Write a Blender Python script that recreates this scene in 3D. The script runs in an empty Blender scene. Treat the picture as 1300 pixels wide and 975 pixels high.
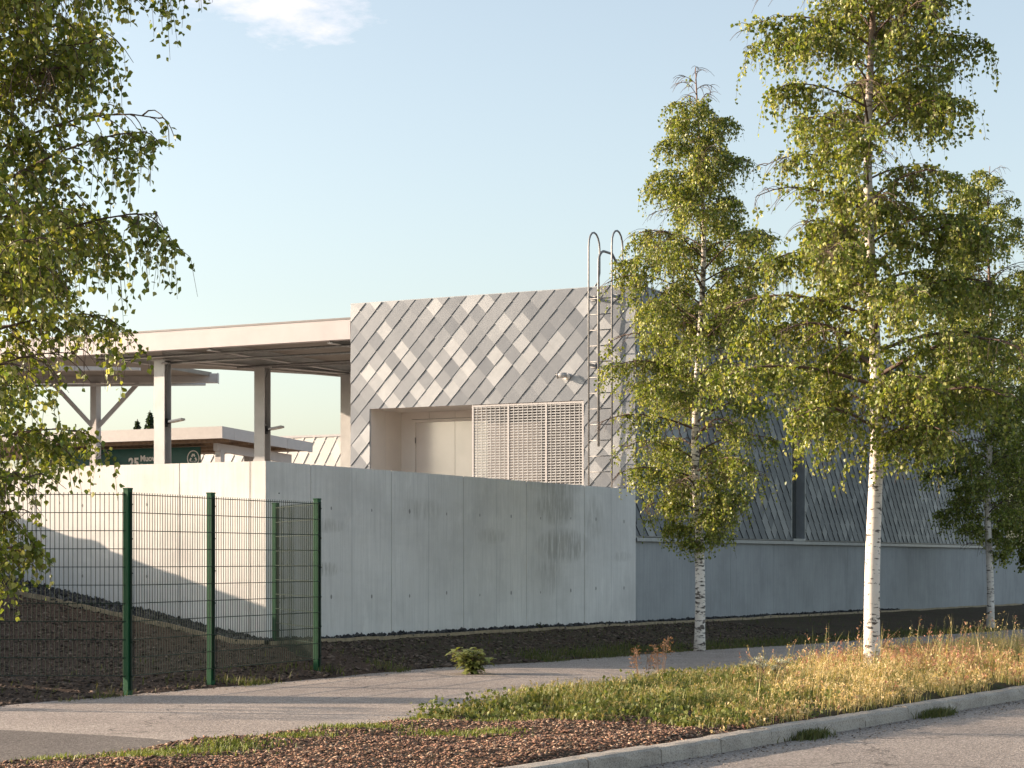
import bpy, bmesh, math, random
import numpy as np
from mathutils import Vector, noise, Matrix

R = math.radians
scene = bpy.context.scene
COL = scene.collection

# ------------------------------------------------------------------ camera
CAMH = 1.5
cam_d = bpy.data.cameras.new("camera"); cam = bpy.data.objects.new("camera", cam_d); COL.objects.link(cam)
cam.location = (0, 0, CAMH); cam.rotation_euler = (R(90), 0, 0)
cam_d.sensor_width = 36; cam_d.lens = 69.6
cam_d.shift_y = (710 - 487.5) / 1300.0
cam_d.clip_start = 0.1; cam_d.clip_end = 3000
scene.camera = cam

# ------------------------------------------------------------------ light
SUN_EL = R(13.5)
sd = Vector((0.990, -0.140, 0)).normalized()
travel = Vector((sd.x * math.cos(SUN_EL), sd.y * math.cos(SUN_EL), -math.sin(SUN_EL)))
sun_d = bpy.data.lights.new("sun", 'SUN'); sun = bpy.data.objects.new("sun", sun_d); COL.objects.link(sun)
sun_d.energy = 5.0; sun_d.angle = R(0.55); sun_d.color = (1.0, 0.79, 0.60)
sun.rotation_euler = travel.to_track_quat('-Z', 'Y').to_euler()
sun.location = (-30, 20, 20)

world = bpy.data.worlds.new("World"); scene.world = world; world.use_nodes = True
wn = world.node_tree; wn.nodes.clear()
def WN(t): return wn.nodes.new(t)
out = WN('ShaderNodeOutputWorld'); bg = WN('ShaderNodeBackground'); sky = WN('ShaderNodeTexSky')
sky.sky_type = 'NISHITA'; sky.sun_disc = False
sky.sun_elevation = SUN_EL; sky.sun_rotation = math.atan2(-sd.x, -sd.y)
sky.altitude = 50; sky.air_density = 1.0; sky.dust_density = 2.2; sky.ozone_density = 1.0
# a few wisps of cloud in the upper left of the sky
tc = WN('ShaderNodeTexCoord')
nz = WN('ShaderNodeTexNoise'); nz.inputs['Scale'].default_value = 9; nz.inputs['Detail'].default_value = 8; nz.inputs['Roughness'].default_value = .62
mp = WN('ShaderNodeMapping'); mp.inputs['Scale'].default_value = (1, 1, 2.6)
wn.links.new(tc.outputs['Generated'], mp.inputs[0]); wn.links.new(mp.outputs[0], nz.inputs['Vector'])
dst = WN('ShaderNodeVectorMath'); dst.operation = 'DISTANCE'
cd = Vector(((320 - 650) / 2513, 1, (710 - -14) / 2513)).normalized()
sc = WN('ShaderNodeMapping'); sc.inputs['Scale'].default_value = (1, 1, 2.6)
wn.links.new(tc.outputs['Generated'], sc.inputs[0]); wn.links.new(sc.outputs[0], dst.inputs[0])
dst.inputs[1].default_value = (cd.x, cd.y, cd.z * 2.6)
mr = WN('ShaderNodeMapRange'); mr.inputs[1].default_value = .02; mr.inputs[2].default_value = .15; mr.inputs[3].default_value = .36; mr.inputs[4].default_value = -.3
wn.links.new(dst.outputs['Value'], mr.inputs[0])
ad = WN('ShaderNodeMath'); ad.operation = 'ADD'; wn.links.new(nz.outputs['Fac'], ad.inputs[0]); wn.links.new(mr.outputs[0], ad.inputs[1])
m2 = WN('ShaderNodeMapRange'); m2.inputs[1].default_value = .62; m2.inputs[2].default_value = .95; m2.inputs[3].default_value = 0; m2.inputs[4].default_value = .75
wn.links.new(ad.outputs[0], m2.inputs[0])
mx = WN('ShaderNodeMix'); mx.data_type = 'RGBA'
wn.links.new(m2.outputs[0], mx.inputs['Factor']); hs = WN('ShaderNodeHueSaturation'); hs.inputs['Saturation'].default_value = .68; wn.links.new(sky.outputs[0], hs.inputs['Color'])
tint = WN('ShaderNodeMix'); tint.data_type = 'RGBA'; tint.blend_type = 'MULTIPLY'; tint.inputs[0].default_value = 1; tint.inputs[7].default_value = (.985, .995, .985, 1); wn.links.new(hs.outputs[0], tint.inputs[6])
wn.links.new(tint.outputs[2], mx.inputs[6]); mx.inputs[7].default_value = (7.0, 5.6, 5.3, 1)
wn.links.new(mx.outputs[2], bg.inputs['Color']); bg.inputs['Strength'].default_value = 0.132
wn.links.new(bg.outputs[0], out.inputs[0])

scene.render.engine = 'CYCLES'
scene.view_settings.view_transform = 'Standard'; scene.view_settings.look = 'None'
scene.view_settings.exposure = 1.2; scene.view_settings.gamma = 1
scene.view_settings.use_curve_mapping = False
scene.cycles.max_bounces = 6

# ------------------------------------------------------------------ frames of reference
A = R(27.5); SA, CA = math.sin(A), math.cos(A)
X0, Y0 = -3.48, 28.0                 # the concrete corner
def W(u, v, z=0.0): return (X0 + SA * u + CA * v, Y0 + CA * u - SA * v, z)
def UV(x, y): return ((x - X0) * SA + (y - Y0) * CA, (x - X0) * CA - (y - Y0) * SA)
def at(px, py, Y): return ((px - 650) / 2513 * Y, Y, CAMH + (710 - py) / 2513 * Y)

# ------------------------------------------------------------------ materials
def mat(name):
    m = bpy.data.materials.new(name); m.use_nodes = True
    nt = m.node_tree; b = nt.nodes['Principled BSDF']
    return m, nt, b
def N(nt, t, **kw):
    n = nt.nodes.new(t)
    for k, v in kw.items(): setattr(n, k, v)
    return n
def coords(nt, scale=(1, 1, 1), rot=(0, 0, 0)):
    t = N(nt, 'ShaderNodeTexCoord'); m = N(nt, 'ShaderNodeMapping')
    m.inputs['Scale'].default_value = scale; m.inputs['Rotation'].default_value = rot
    nt.links.new(t.outputs['Object'], m.inputs[0]); return m.outputs[0]
def nnoise(nt, vec, scale, detail=4, rough=.55):
    n = N(nt, 'ShaderNodeTexNoise'); n.inputs['Scale'].default_value = scale
    n.inputs['Detail'].default_value = detail; n.inputs['Roughness'].default_value = rough
    nt.links.new(vec, n.inputs['Vector']); return n.outputs['Fac']
def ramp(nt, fac, stops):
    r = N(nt, 'ShaderNodeValToRGB'); els = r.color_ramp.elements
    while len(els) < len(stops): els.new(.5)
    for e, (p, c) in zip(els, stops):
        e.position = p; e.color = (c[0], c[1], c[2], 1) if hasattr(c, '__len__') else (c, c, c, 1)
    nt.links.new(fac, r.inputs[0]); return r.outputs[0]
def mix(nt, fac, a, b, mode='MIX'):
    m = N(nt, 'ShaderNodeMix', data_type='RGBA', blend_type=mode)
    for i, s in ((0, fac), (6, a), (7, b)):
        if hasattr(s, 'is_linked') or hasattr(s, 'links'): nt.links.new(s, m.inputs[i])
        elif i == 0: m.inputs[0].default_value = s
        else: m.inputs[i].default_value = (s[0], s[1], s[2], 1)
    return m.outputs[2]
def math_(nt, op, a, b=None):
    m = N(nt, 'ShaderNodeMath', operation=op)
    for i, s in ((0, a), (1, b)):
        if s is None: continue
        if hasattr(s, 'links'): nt.links.new(s, m.inputs[i])
        else: m.inputs[i].default_value = s
    return m.outputs[0]
def bump(nt, b, h, strength=.3, dist=.01):
    n = N(nt, 'ShaderNodeBump'); n.inputs['Strength'].default_value = strength; n.inputs['Distance'].default_value = dist
    nt.links.new(h, n.inputs['Height']); nt.links.new(n.outputs[0], b.inputs['Normal'])
def attr(nt, name):
    a = N(nt, 'ShaderNodeAttribute'); a.attribute_name = name; return a.outputs['Color']

def simple(name, col, rough=.6, metal=0, var=.12, scale=6, spec=.5, bmp=0):
    m, nt, b = mat(name)
    v = coords(nt); f = nnoise(nt, v, scale, 5)
    lo = tuple(c * (1 - var) for c in col); hi = tuple(min(1, c * (1 + var)) for c in col)
    nt.links.new(ramp(nt, f, [(.3, lo), (.7, hi)]), b.inputs['Base Color'])
    b.inputs['Roughness'].default_value = rough; b.inputs['Metallic'].default_value = metal
    b.inputs['Specular IOR Level'].default_value = spec
    if bmp: bump(nt, b, nnoise(nt, v, scale * 12, 4), bmp, .004)
    return m

def concrete(name, base=(.40, .385, .36), stains=(), dirt=.5):
    m, nt, b = mat(name)
    v = coords(nt)
    big = nnoise(nt, v, .9, 5, .6)
    c = ramp(nt, big, [(.3, tuple(x * .84 for x in base)), (.5, base), (.72, tuple(x * 1.1 for x in base))])
    streak = nnoise(nt, coords(nt, (9, 9, .55)), 1.6, 6, .65)     # vertical board marks and run-off
    c = mix(nt, ramp(nt, streak, [(.44, 0), (.72, .62 * dirt)]), c, tuple(x * .62 for x in base))
    c = mix(nt, ramp(nt, nnoise(nt, coords(nt, (14, 14, .3)), 2.2, 3), [(.55, 0), (.62, .2), (.7, 0)]), c, tuple(x * .55 for x in base))
    c = mix(nt, ramp(nt, nnoise(nt, coords(nt, (1, 1, 6)), .8, 5, .6), [(.5, 0), (.7, .22)]), c, tuple(x * .75 for x in base))
    c = mix(nt, ramp(nt, nnoise(nt, v, 45, 3), [(.60, 0), (.72, .35)]), c, tuple(x * .7 for x in base))
    pn = N(nt, 'ShaderNodeTexNoise'); pn.inputs['Scale'].default_value = .45; pn.inputs['Detail'].default_value = 0; nt.links.new(coords(nt, (1.2, 1.2, .02)), pn.inputs['Vector'])
    c = mix(nt, ramp(nt, pn.outputs['Fac'], [(.35, .22), (.6, 0)]), c, tuple(x * .72 for x in base))
    # white lime bloom
    c = mix(nt, ramp(nt, nnoise(nt, coords(nt, (3, 3, 1.2)), 1.3, 6, .7), [(.56, 0), (.72, .35)]), c, tuple(x * 1.25 for x in base))
    if stains:
        tcn = N(nt, 'ShaderNodeTexCoord'); sep = N(nt, 'ShaderNodeSeparateXYZ'); nt.links.new(tcn.outputs['Object'], sep.inputs[0])
        u = math_(nt, 'ADD', math_(nt, 'MULTIPLY', math_(nt, 'SUBTRACT', sep.outputs[0], X0), SA), math_(nt, 'MULTIPLY', math_(nt, 'SUBTRACT', sep.outputs[1], Y0), CA))
        total = None
        for (su, sz, ru, rz, k) in stains:
            du = math_(nt, 'DIVIDE', math_(nt, 'SUBTRACT', u, su), ru); dz = math_(nt, 'DIVIDE', math_(nt, 'SUBTRACT', sep.outputs[2], sz), rz)
            d = math_(nt, 'ADD', math_(nt, 'POWER', math_(nt, 'ABSOLUTE', du), 2.0), math_(nt, 'POWER', math_(nt, 'ABSOLUTE', dz), 2.0))
            g = math_(nt, 'MULTIPLY', math_(nt, 'MAXIMUM', math_(nt, 'SUBTRACT', 1.0, d), 0.0), k)
            total = g if total is None else math_(nt, 'ADD', total, g)
        drip = ramp(nt, nnoise(nt, coords(nt, (9, 9, 1.3)), 1.5, 5, .7), [(.40, 0), (.60, 1)])
        fac = math_(nt, 'MINIMUM', math_(nt, 'MULTIPLY', total, drip), .55)
        c = mix(nt, fac, c, tuple(x * .42 for x in (base[0], base[1] * .97, base[2] * .88)))
    nt.links.new(c, b.inputs['Base Color'])
    b.inputs['Roughness'].default_value = .82; b.inputs['Specular IOR Level'].default_value = .3
    bump(nt, b, math_(nt, 'ADD', nnoise(nt, v, 60, 4), math_(nt, 'MULTIPLY', streak, .8)), .25, .006)
    return m

M = {}
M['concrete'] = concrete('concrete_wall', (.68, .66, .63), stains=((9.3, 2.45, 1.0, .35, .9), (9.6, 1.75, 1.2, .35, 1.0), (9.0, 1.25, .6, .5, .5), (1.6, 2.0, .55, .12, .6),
                     (1.6, 1.35, .4, .12, .8), (4.4, 2.3, .8, .2, .45), (10.9, 2.3, .5, .45, .5), (9.2, 2.85, 1.3, .2, .6), (6.8, 1.9, .6, .15, .4), (12.2, 1.55, .5, .12, .5)))
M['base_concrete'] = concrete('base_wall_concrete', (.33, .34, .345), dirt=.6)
M['hole'] = simple('tie_hole', (.27, .26, .245), .9)

def tile_mat(name, c_lo, c_hi):
    m, nt, b = mat(name)
    a = attr(nt, 'tone')
    f = nnoise(nt, coords(nt, (1, 1, 1)), 5, 4, .6)
    c = mix(nt, a, c_lo, c_hi)
    c = mix(nt, ramp(nt, f, [(.35, 0), (.75, .22)]), c, tuple(x * .7 for x in c_lo))
    nt.links.new(c, b.inputs['Base Color'])
    b.inputs['Metallic'].default_value = .5; b.inputs['Roughness'].default_value = .5
    bump(nt, b, nnoise(nt, coords(nt), 3.5, 3), .12, .02)
    return m
M['tile'] = tile_mat('zinc_shingle', (.138, .150, .168), (.30, .31, .322))
M['tile_edge'] = simple('shingle_edge', (.05, .05, .05), .7)
M['tile_far'] = tile_mat('pale_shingle', (.42, .405, .38), (.47, .455, .43))
M['white'] = simple('white_painted_metal', (.42, .405, .40), .5, .0, .05)
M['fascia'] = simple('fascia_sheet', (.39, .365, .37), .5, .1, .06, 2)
M['cap'] = simple('dark_cap_flashing', (.16, .15, .15), .5, .4)
M['panel'] = simple('recess_panel', (.68, .64, .60), .45, .05, .05, 2)
M['steel'] = simple('painted_steel', (.40, .40, .40), .45, .2, .1, 3)
M['galv'] = simple('galvanised_steel', (.20, .2, .2), .5, .5, .2, 20)
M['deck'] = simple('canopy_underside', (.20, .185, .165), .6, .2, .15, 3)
M['dark'] = simple('dark_interior', (.03, .03, .03), .8)
M['greenpost'] = simple('green_powder_coat', (.008, .062, .025), .5, .0, .12, 10, .2)
M['greenwire'] = simple('green_wire_coat', (.008, .022, .014), .5, .0, .12, 10, .2)
M['sign'] = simple('sign_green', (.008, .075, .06), .4, 0, .1, 5)
M['signwhite'] = simple('sign_white', (.75, .72, .68), .5, 0, .04, 5)
M['lampglass'] = simple('lamp_glass', (.45, .42, .35), .15, 0, .05)
M['black'] = simple('black_plastic', (.02, .02, .022), .3)
M['coping'] = simple('zinc_coping', (.34, .36, .38), .4, .5, .1, 6)
M['timber'] = simple('edging_timber', (.28, .22, .14), .8, 0, .3, 9)
M['wood'] = simple('soffit_boards', (.26, .19, .13), .7, 0, .3, 9)
m, nt, b = mat('window_glass'); b.inputs['Base Color'].default_value = (.02, .025, .025, 1); b.inputs['Roughness'].default_value = .04; b.inputs['Metallic'].default_value = .0; b.inputs['Specular IOR Level'].default_value = 1.0
bump(nt, b, nnoise(nt, coords(nt), 1.5, 2), .05, .01); M['glass'] = m

# soil
m, nt, b = mat('soil'); v = coords(nt)
c = ramp(nt, nnoise(nt, v, .7, 6, .6), [(.3, (.045, .031, .023)), (.7, (.085, .057, .04))])
c = mix(nt, ramp(nt, nnoise(nt, v, 22, 5, .7), [(.42, 0), (.62, .8)]), c, (.115, .078, .058))
c = mix(nt, ramp(nt, nnoise(nt, v, 60, 3, .7), [(.55, 0), (.66, .8)]), c, (.03, .021, .016))
g = attr(nt, 'green')
c = mix(nt, math_(nt, 'MULTIPLY', g, ramp(nt, nnoise(nt, v, 3.5, 6, .7), [(.42, 0), (.58, 1)])), c, (.055, .075, .022))
nt.links.new(c, b.inputs['Base Color']); b.inputs['Roughness'].default_value = .95; b.inputs['Specular IOR Level'].default_value = .15
bump(nt, b, math_(nt, 'ADD', nnoise(nt, v, 28, 6, .75), math_(nt, 'MULTIPLY', nnoise(nt, v, 90, 3), .4)), .9, .03); M['soil'] = m

def asphalt(name, lo, hi, crack=True, patch=False):
    m, nt, b = mat(name); v = coords(nt)
    c = ramp(nt, nnoise(nt, v, .5, 5, .55), [(.3, lo), (.7, hi)])
    c = mix(nt, ramp(nt, nnoise(nt, coords(nt, (1, .25, 1), (0, 0, -A)), 1.3, 5, .6), [(.5, 0), (.75, .3)]), c, tuple(x * .75 for x in lo))
    vo = N(nt, 'ShaderNodeTexVoronoi'); vo.inputs['Scale'].default_value = 70; nt.links.new(v, vo.inputs['Vector'])
    sp = ramp(nt, vo.outputs['Color'], [(.15, .45), (.55, 1.0), (.9, 1.75)])
    c = mix(nt, .8, c, mix(nt, 1.0, c, sp, 'MULTIPLY'))
    c = mix(nt, ramp(nt, nnoise(nt, v, 120, 2, .6), [(.56, 0), (.66, .5)]), c, tuple(x * .45 for x in lo))
    if crack:
        dv = N(nt, 'ShaderNodeVectorMath', operation='ADD'); nn = N(nt, 'ShaderNodeTexNoise'); nn.inputs['Scale'].default_value = 1.7; nn.inputs['Detail'].default_value = 6
        nt.links.new(v, nn.inputs['Vector']); nt.links.new(v, dv.inputs[0]); nt.links.new(nn.outputs['Color'], dv.inputs[1])
        vc = N(nt, 'ShaderNodeTexVoronoi', feature='DISTANCE_TO_EDGE'); vc.inputs['Scale'].default_value = .33; nt.links.new(dv.outputs[0], vc.inputs['Vector'])
        c = mix(nt, ramp(nt, vc.outputs['Distance'], [(.0015, .75), (.005, 0)]), c, (.03, .028, .025))
    nt.links.new(c, b.inputs['Base Color']); b.inputs['Roughness'].default_value = .88; b.inputs['Specular IOR Level'].default_value = .25
    bump(nt, b, math_(nt, 'ADD', vo.outputs['Distance'], nnoise(nt, v, 150, 3)), .55, .008)
    return m
M['path'] = asphalt('path_asphalt', (.30, .253, .22), (.40, .34, .295))
M['patch'] = asphalt('dark_asphalt', (.14, .12, .105), (.19, .165, .145), False)
M['road'] = asphalt('road_asphalt', (.26, .225, .20), (.34, .295, .26))
m, nt, b = mat('granite'); v = coords(nt)
c = ramp(nt, nnoise(nt, v, 3, 5), [(.3, (.33, .285, .24)), (.7, (.50, .44, .37))])
c = mix(nt, ramp(nt, nnoise(nt, v, 70, 3, .7), [(.5, 0), (.62, .7)]), c, (.12, .11, .10))
c = mix(nt, ramp(nt, nnoise(nt, v, 95, 2, .7), [(.58, 0), (.66, .6)]), c, (.6, .56, .5))
nt.links.new(c, b.inputs['Base Color']); b.inputs['Roughness'].default_value = .85; bump(nt, b, nnoise(nt, v, 55, 5, .7), .7, .012); M['granite'] = m

m, nt, b = mat('stones'); nt.links.new(attr(nt, 'tone'), b.inputs['Base Color']); b.inputs['Roughness'].default_value = .9; b.inputs['Specular IOR Level'].default_value = .2
bump(nt, b, nnoise(nt, coords(nt), 80, 3), .4, .004); M['chips'] = m

def leafy(name, trans=.42, rough=.42, spec=.5):
    m, nt, b = mat(name); a = attr(nt, 'tone')
    nt.links.new(a, b.inputs['Base Color']); b.inputs['Roughness'].default_value = rough; b.inputs['Specular IOR Level'].default_value = spec
    t = N(nt, 'ShaderNodeBsdfTranslucent'); nt.links.new(mix(nt, 1.0, a, (1.25, 1.2, .55), 'MULTIPLY'), t.inputs[0])
    ms = N(nt, 'ShaderNodeMixShader'); ms.inputs[0].default_value = trans
    nt.links.new(b.outputs[0], ms.inputs[1]); nt.links.new(t.outputs[0], ms.inputs[2])
    nt.links.new(ms.outputs[0], nt.nodes['Material Output'].inputs[0]); return m
M['leaf'] = leafy('birch_leaf')
M['grass'] = leafy('grass_blade', .3, .55, .3)

def bark(name, dark=.0):
    m, nt, b = mat(name)
    v = coords(nt)
    c = ramp(nt, nnoise(nt, v, 2.5, 4), [(.3, (.60, .53, .46)), (.7, (.80, .745, .68))])
    lent = nnoise(nt, coords(nt, (4.5, 4.5, 17)), 1.5, 4, .65)
    c = mix(nt, ramp(nt, lent, [(.60 - dark, 0), (.64 - dark, .95)]), c, (.045, .035, .03))
    blot = nnoise(nt, coords(nt, (4, 4, 5)), 1.2, 4, .6)
    c = mix(nt, ramp(nt, blot, [(.64 - dark, 0), (.68 - dark, .9)]), c, (.06, .045, .038))
    hz = N(nt, 'ShaderNodeTexCoord'); sp = N(nt, 'ShaderNodeSeparateXYZ'); nt.links.new(hz.outputs['Object'], sp.inputs[0])
    up = ramp(nt, math_(nt, 'DIVIDE', sp.outputs[2], 10.0), [(.62, 0), (.85, 1)])
    c = mix(nt, up, c, (.20, .12, .085))
    nt.links.new(c, b.inputs['Base Color']); b.inputs['Roughness'].default_value = .7
    bump(nt, b, lent, .5, .01); return m
M['bark'] = bark('birch_bark', .03); M['bark_dark'] = bark('rough_birch_bark', .07)
M['branch'] = simple('branch_bark', (.095, .06, .045), .8, 0, .3, 8)
M['stalk'] = simple('dry_stalk', (.22, .13, .08), .8, 0, .2, 8)

# ------------------------------------------------------------------ helpers
def link(name, me, parent=None):
    o = bpy.data.objects.new(name, me); COL.objects.link(o)
    if parent: o.parent = parent
    return o
def tag(o, label=None, cat=None, group=None, kind=None):
    if label: o['label'] = label
    if cat: o['category'] = cat
    if group: o['group'] = group
    if kind: o['kind'] = kind
    return o
def thing(name, label, cat, loc=(0, 0, 0), group=None):
    o = bpy.data.objects.new(name, None); COL.objects.link(o); o.location = loc; o.empty_display_size = .2
    return tag(o, label, cat, group)

class MB:
    """collects boxes, bars and tubes; build() links them as one mesh (world coordinates)"""
    def __init__(s): s.v = []; s.f = []; s.m = []; s.sm = []
    def add(s, vs, fs, mi=0, smooth=False):
        n = len(s.v); s.v += [tuple(p) for p in vs]; s.f += [tuple(i + n for i in f) for f in fs]; s.m += [mi] * len(fs); s.sm += [smooth] * len(fs)
    def hexa(s, p, mi=0):          # 8 pts: bottom 4 ccw, top 4
        s.add(p, [(3, 2, 1, 0), (4, 5, 6, 7), (0, 1, 5, 4), (1, 2, 6, 5), (2, 3, 7, 6), (3, 0, 4, 7)], mi)
    def box(s, u0, u1, v0, v1, z0, z1, mi=0):   # in the wall frame
        s.hexa([W(u0, v0, z0), W(u0, v1, z0), W(u1, v1, z0), W(u1, v0, z0), W(u0, v0, z1), W(u0, v1, z1), W(u1, v1, z1), W(u1, v0, z1)], mi)
    def bar(s, a, b, w, h, mi=0, up=(0, 0, 1)):
        a, b = Vector(a), Vector(b); d = (b - a).normalized(); up = Vector(up)
        if abs(d.dot(up)) > .98: up = Vector((SA, CA, 0))
        x = d.cross(up).normalized(); y = x.cross(d)
        pts = [e + x * sx * w / 2 + y * sy * h / 2 for e in (a, b) for sx, sy in ((-1, -1), (1, -1), (1, 1), (-1, 1))]
        s.hexa(pts, mi)
    def tube(s, pts, rad, n=8, mi=0, cap=True):
        pts = [Vector(p) for p in pts]; k = len(pts)
        rads = rad if hasattr(rad, '__len__') else [rad] * k
        ref = Vector((0.31, .77, .55)).normalized(); vs = []; fs = []; x = None
        for i, p in enumerate(pts):
            d = (pts[min(i + 1, k - 1)] - pts[max(i - 1, 0)]).normalized()
            if x is None: x = d.cross(ref).normalized()
            else: x = (x - d * x.dot(d)).normalized()
            y = d.cross(x)
            for j in range(n):
                a = 2 * math.pi * j / n; vs.append(p + (x * math.cos(a) + y * math.sin(a)) * rads[i])
        for i in range(k - 1):
            for j in range(n): fs.append((i * n + j, i * n + (j + 1) % n, (i + 1) * n + (j + 1) % n, (i + 1) * n + j))
        if cap: fs.append(tuple(range(n - 1, -1, -1))); fs.append(tuple((k - 1) * n + j for j in range(n)))
        s.add(vs, fs, mi, True)
    def prism(s, poly, z0, z1, mi=0):
        n = len(poly); vs = [(p[0], p[1], z0 if len(p) < 3 else p[2] - (z1 - z0)) for p in poly] + [(p[0], p[1], z1 if len(p) < 3 else p[2]) for p in poly]
        fs = [tuple(range(n - 1, -1, -1)), tuple(range(n, 2 * n))] + [(i, (i + 1) % n, n + (i + 1) % n, n + i) for i in range(n)]
        s.add(vs, fs, mi)
    def build(s, name, mats, parent=None, bevel=0, fix=True):
        me = bpy.data.meshes.new(name); me.from_pydata(s.v, [], s.f); me.update()
        mats = mats if isinstance(mats, (list, tuple)) else [mats]
        for m in mats: me.materials.append(m)
        me.polygons.foreach_set('material_index', s.m); me.polygons.foreach_set('use_smooth', s.sm)
        if fix:
            bm = bmesh.new(); bm.from_mesh(me); bmesh.ops.recalc_face_normals(bm, faces=bm.faces); bm.to_mesh(me); bm.free()
        o = link(name, me)
        if parent:
            o.parent = parent; o.matrix_parent_inverse = Matrix.Translation(-Vector(parent.location))
        if bevel:
            bv = o.modifiers.new('bevel', 'BEVEL'); bv.width = bevel; bv.segments = 2; bv.limit_method = 'ANGLE'
        return o

def bulk(name, V, F, mats, parent=None, tone=None, smooth=False, nper=None):
    """V (n,3) array, F (m,k) array of equal-size faces, tone (n,3) per-vertex colour"""
    me = bpy.data.meshes.new(name); V = np.asarray(V, np.float32); F = np.asarray(F, np.int32)
    me.vertices.add(len(V)); me.vertices.foreach_set('co', V.ravel())
    k = F.shape[1]; me.loops.add(F.size); me.loops.foreach_set('vertex_index', F.ravel())
    me.polygons.add(len(F)); me.polygons.foreach_set('loop_start', np.arange(len(F), dtype=np.int32) * k)
    me.polygons.foreach_set('loop_total', np.full(len(F), k, np.int32))
    me.update(calc_edges=True)
    if smooth: me.polygons.foreach_set('use_smooth', np.ones(len(F), bool))
    if tone is not None:
        ca = me.color_attributes.new('tone', 'FLOAT_COLOR', 'POINT')
        ca.data.foreach_set('color', np.hstack([tone, np.ones((len(V), 1))]).astype(np.float32).ravel())
    for m in (mats if isinstance(mats, (list, tuple)) else [mats]): me.materials.append(m)
    o = link(name, me)
    if parent: o.parent = parent; o.matrix_parent_inverse = Matrix.Translation(-Vector(parent.location))
    return o

# ------------------------------------------------------------------ ground plan (wall frame)
FAR = ([-60, -12, -7.7, -3.3, .7, 3.0, 8.2, 11.4, 25, 60], [1.9, 1.9, 2.1, 2.39, 2.5, 2.95, 3.1, 3.6, 4.8, 8])
NEAR = ([-60, -11.8, -10.1, -8.4, -5.8, -2.5, 1.9, 10.4, 60], [6.1, 6.13, 6.2, 6.55, 6.75, 6.9, 7.35, 8.3, 15])
def far(u): return np.interp(u, *FAR)
def near(u): return np.interp(u, *NEAR)
KS = (10.6 - 9.5) / (.12 + 10.6)
def kerbv(u): return 9.5 + (u + 10.6) * KS
def zb(u): return -.008 * np.clip(u, 0, 60)
def sstep(a, b, x): t = np.clip((x - a) / (b - a), 0, 1); return t * t * (3 - 2 * t)
def height(u, v):
    x, y, _ = W(u, v)
    n1 = noise.fractal(Vector((x * .9, y * .9, 0)), 1, 2, 3); n2 = noise.noise(Vector((x * 5, y * 5, 3))); n3 = noise.noise(Vector((x * 14, y * 14, 7)))
    rough = .012 * n1 + .012 * n2 + .010 * n3
    f, ne, kv, b0 = float(far(u)), float(near(u)), float(kerbv(u)), float(zb(u))
    wob = .06 * n1 + .05 * n2
    if v < f + wob:
        if u > 0:
            z = b0 + (.30 * (1 - sstep(.2, f, v))) + .015
        else:
            hw = .30 + .184 * max(0, -v) if v < 0 else .30 * (1 - sstep(.2, f, v)) + .01
            k = sstep(-6.5, -.6, u)
            bench = .10 * (1 - sstep(f - 1.6, f - .02, v))
            z = b0 + .015 + bench * (1 - k) + max(hw, bench) * k
        t = sstep(0, .12, f + wob - v); z = (b0 - .02) * (1 - t) + (z + rough) * t
    elif v < ne + wob:
        t = sstep(0, .10, ne + wob - v); z = (b0 - .02) * t + (b0 + .0) * (1 - t)
    elif v < kv:
        t = sstep(0, .25, v - ne - wob)
        z = b0 + .04 * t + rough * 1.3 + .03 * n1 * t
        z = z * (1 - sstep(kv - .2, kv, v)) + (b0 + .005) * sstep(kv - .2, kv, v)
    else: z = b0 - .15
    # unseen earth mound added past the left edge, shaped to shade wall and soil
    if x < -7.6 and y > 19:
        prof = float(np.interp(y, [22.05, 22.7, 25, 28, 29.2, 30.5, 45], [0, 1.3, 1.65, 2.15, 2.4, 2.7, 2.7]))
        k = float(sstep(0, 1, (-7.8 - x) / 2.0) * sstep(0, 1, (x + 17.0) / 2.5))
        if u < .3: z = max(z, prof * k + z * (1 - k) + rough * k)
    return z
ul = np.concatenate([[-900, -300, -120, -60, -40, -30, -24], np.arange(-20, -13, .5), np.arange(-13, 14, .09), np.arange(14, 46, .4), [50, 60, 90, 150, 400, 1200]])
vl = np.concatenate([[-1200, -500, -200, -90, -45, -30, -20], np.arange(-16, -8, .5), np.arange(-8, 11.2, .09), np.arange(11.3, 22, 1.0), [26, 35, 60, 150, 400, 1000]])
gv = []; green = []
for u in ul:
    for v in vl:
        gv.append(W(u, v, height(u, v)))
        f = float(far(u)); g_ = 0.0
        if 0 < v < f and u > 0: g_ = .35 + .6 * float(sstep(f - 1.2, f, v)) * float(sstep(2, 7, u))
        elif v > near(u) - .2 and v < kerbv(u): g_ = .75 if -12 < u < -6.5 and v < near(u) + .9 else (.7 if u > -6 else .15)
        green.append(g_)
nv = len(vl); gf = [(i * nv + j, i * nv + j + 1, (i + 1) * nv + j + 1, (i + 1) * nv + j) for i in range(len(ul) - 1) for j in range(nv - 1)]
me = bpy.data.meshes.new('ground'); me.from_pydata(gv, [], gf); me.update(); me.materials.append(M['soil'])
ca = me.color_attributes.new('green', 'FLOAT_COLOR', 'POINT'); ca.data.foreach_set('color', np.repeat(np.array(green, np.float32), 4))
me.polygons.foreach_set('use_smooth', [True] * len(gf)); me.flip_normals()
ground = tag(link('ground', me), kind='structure')

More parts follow.
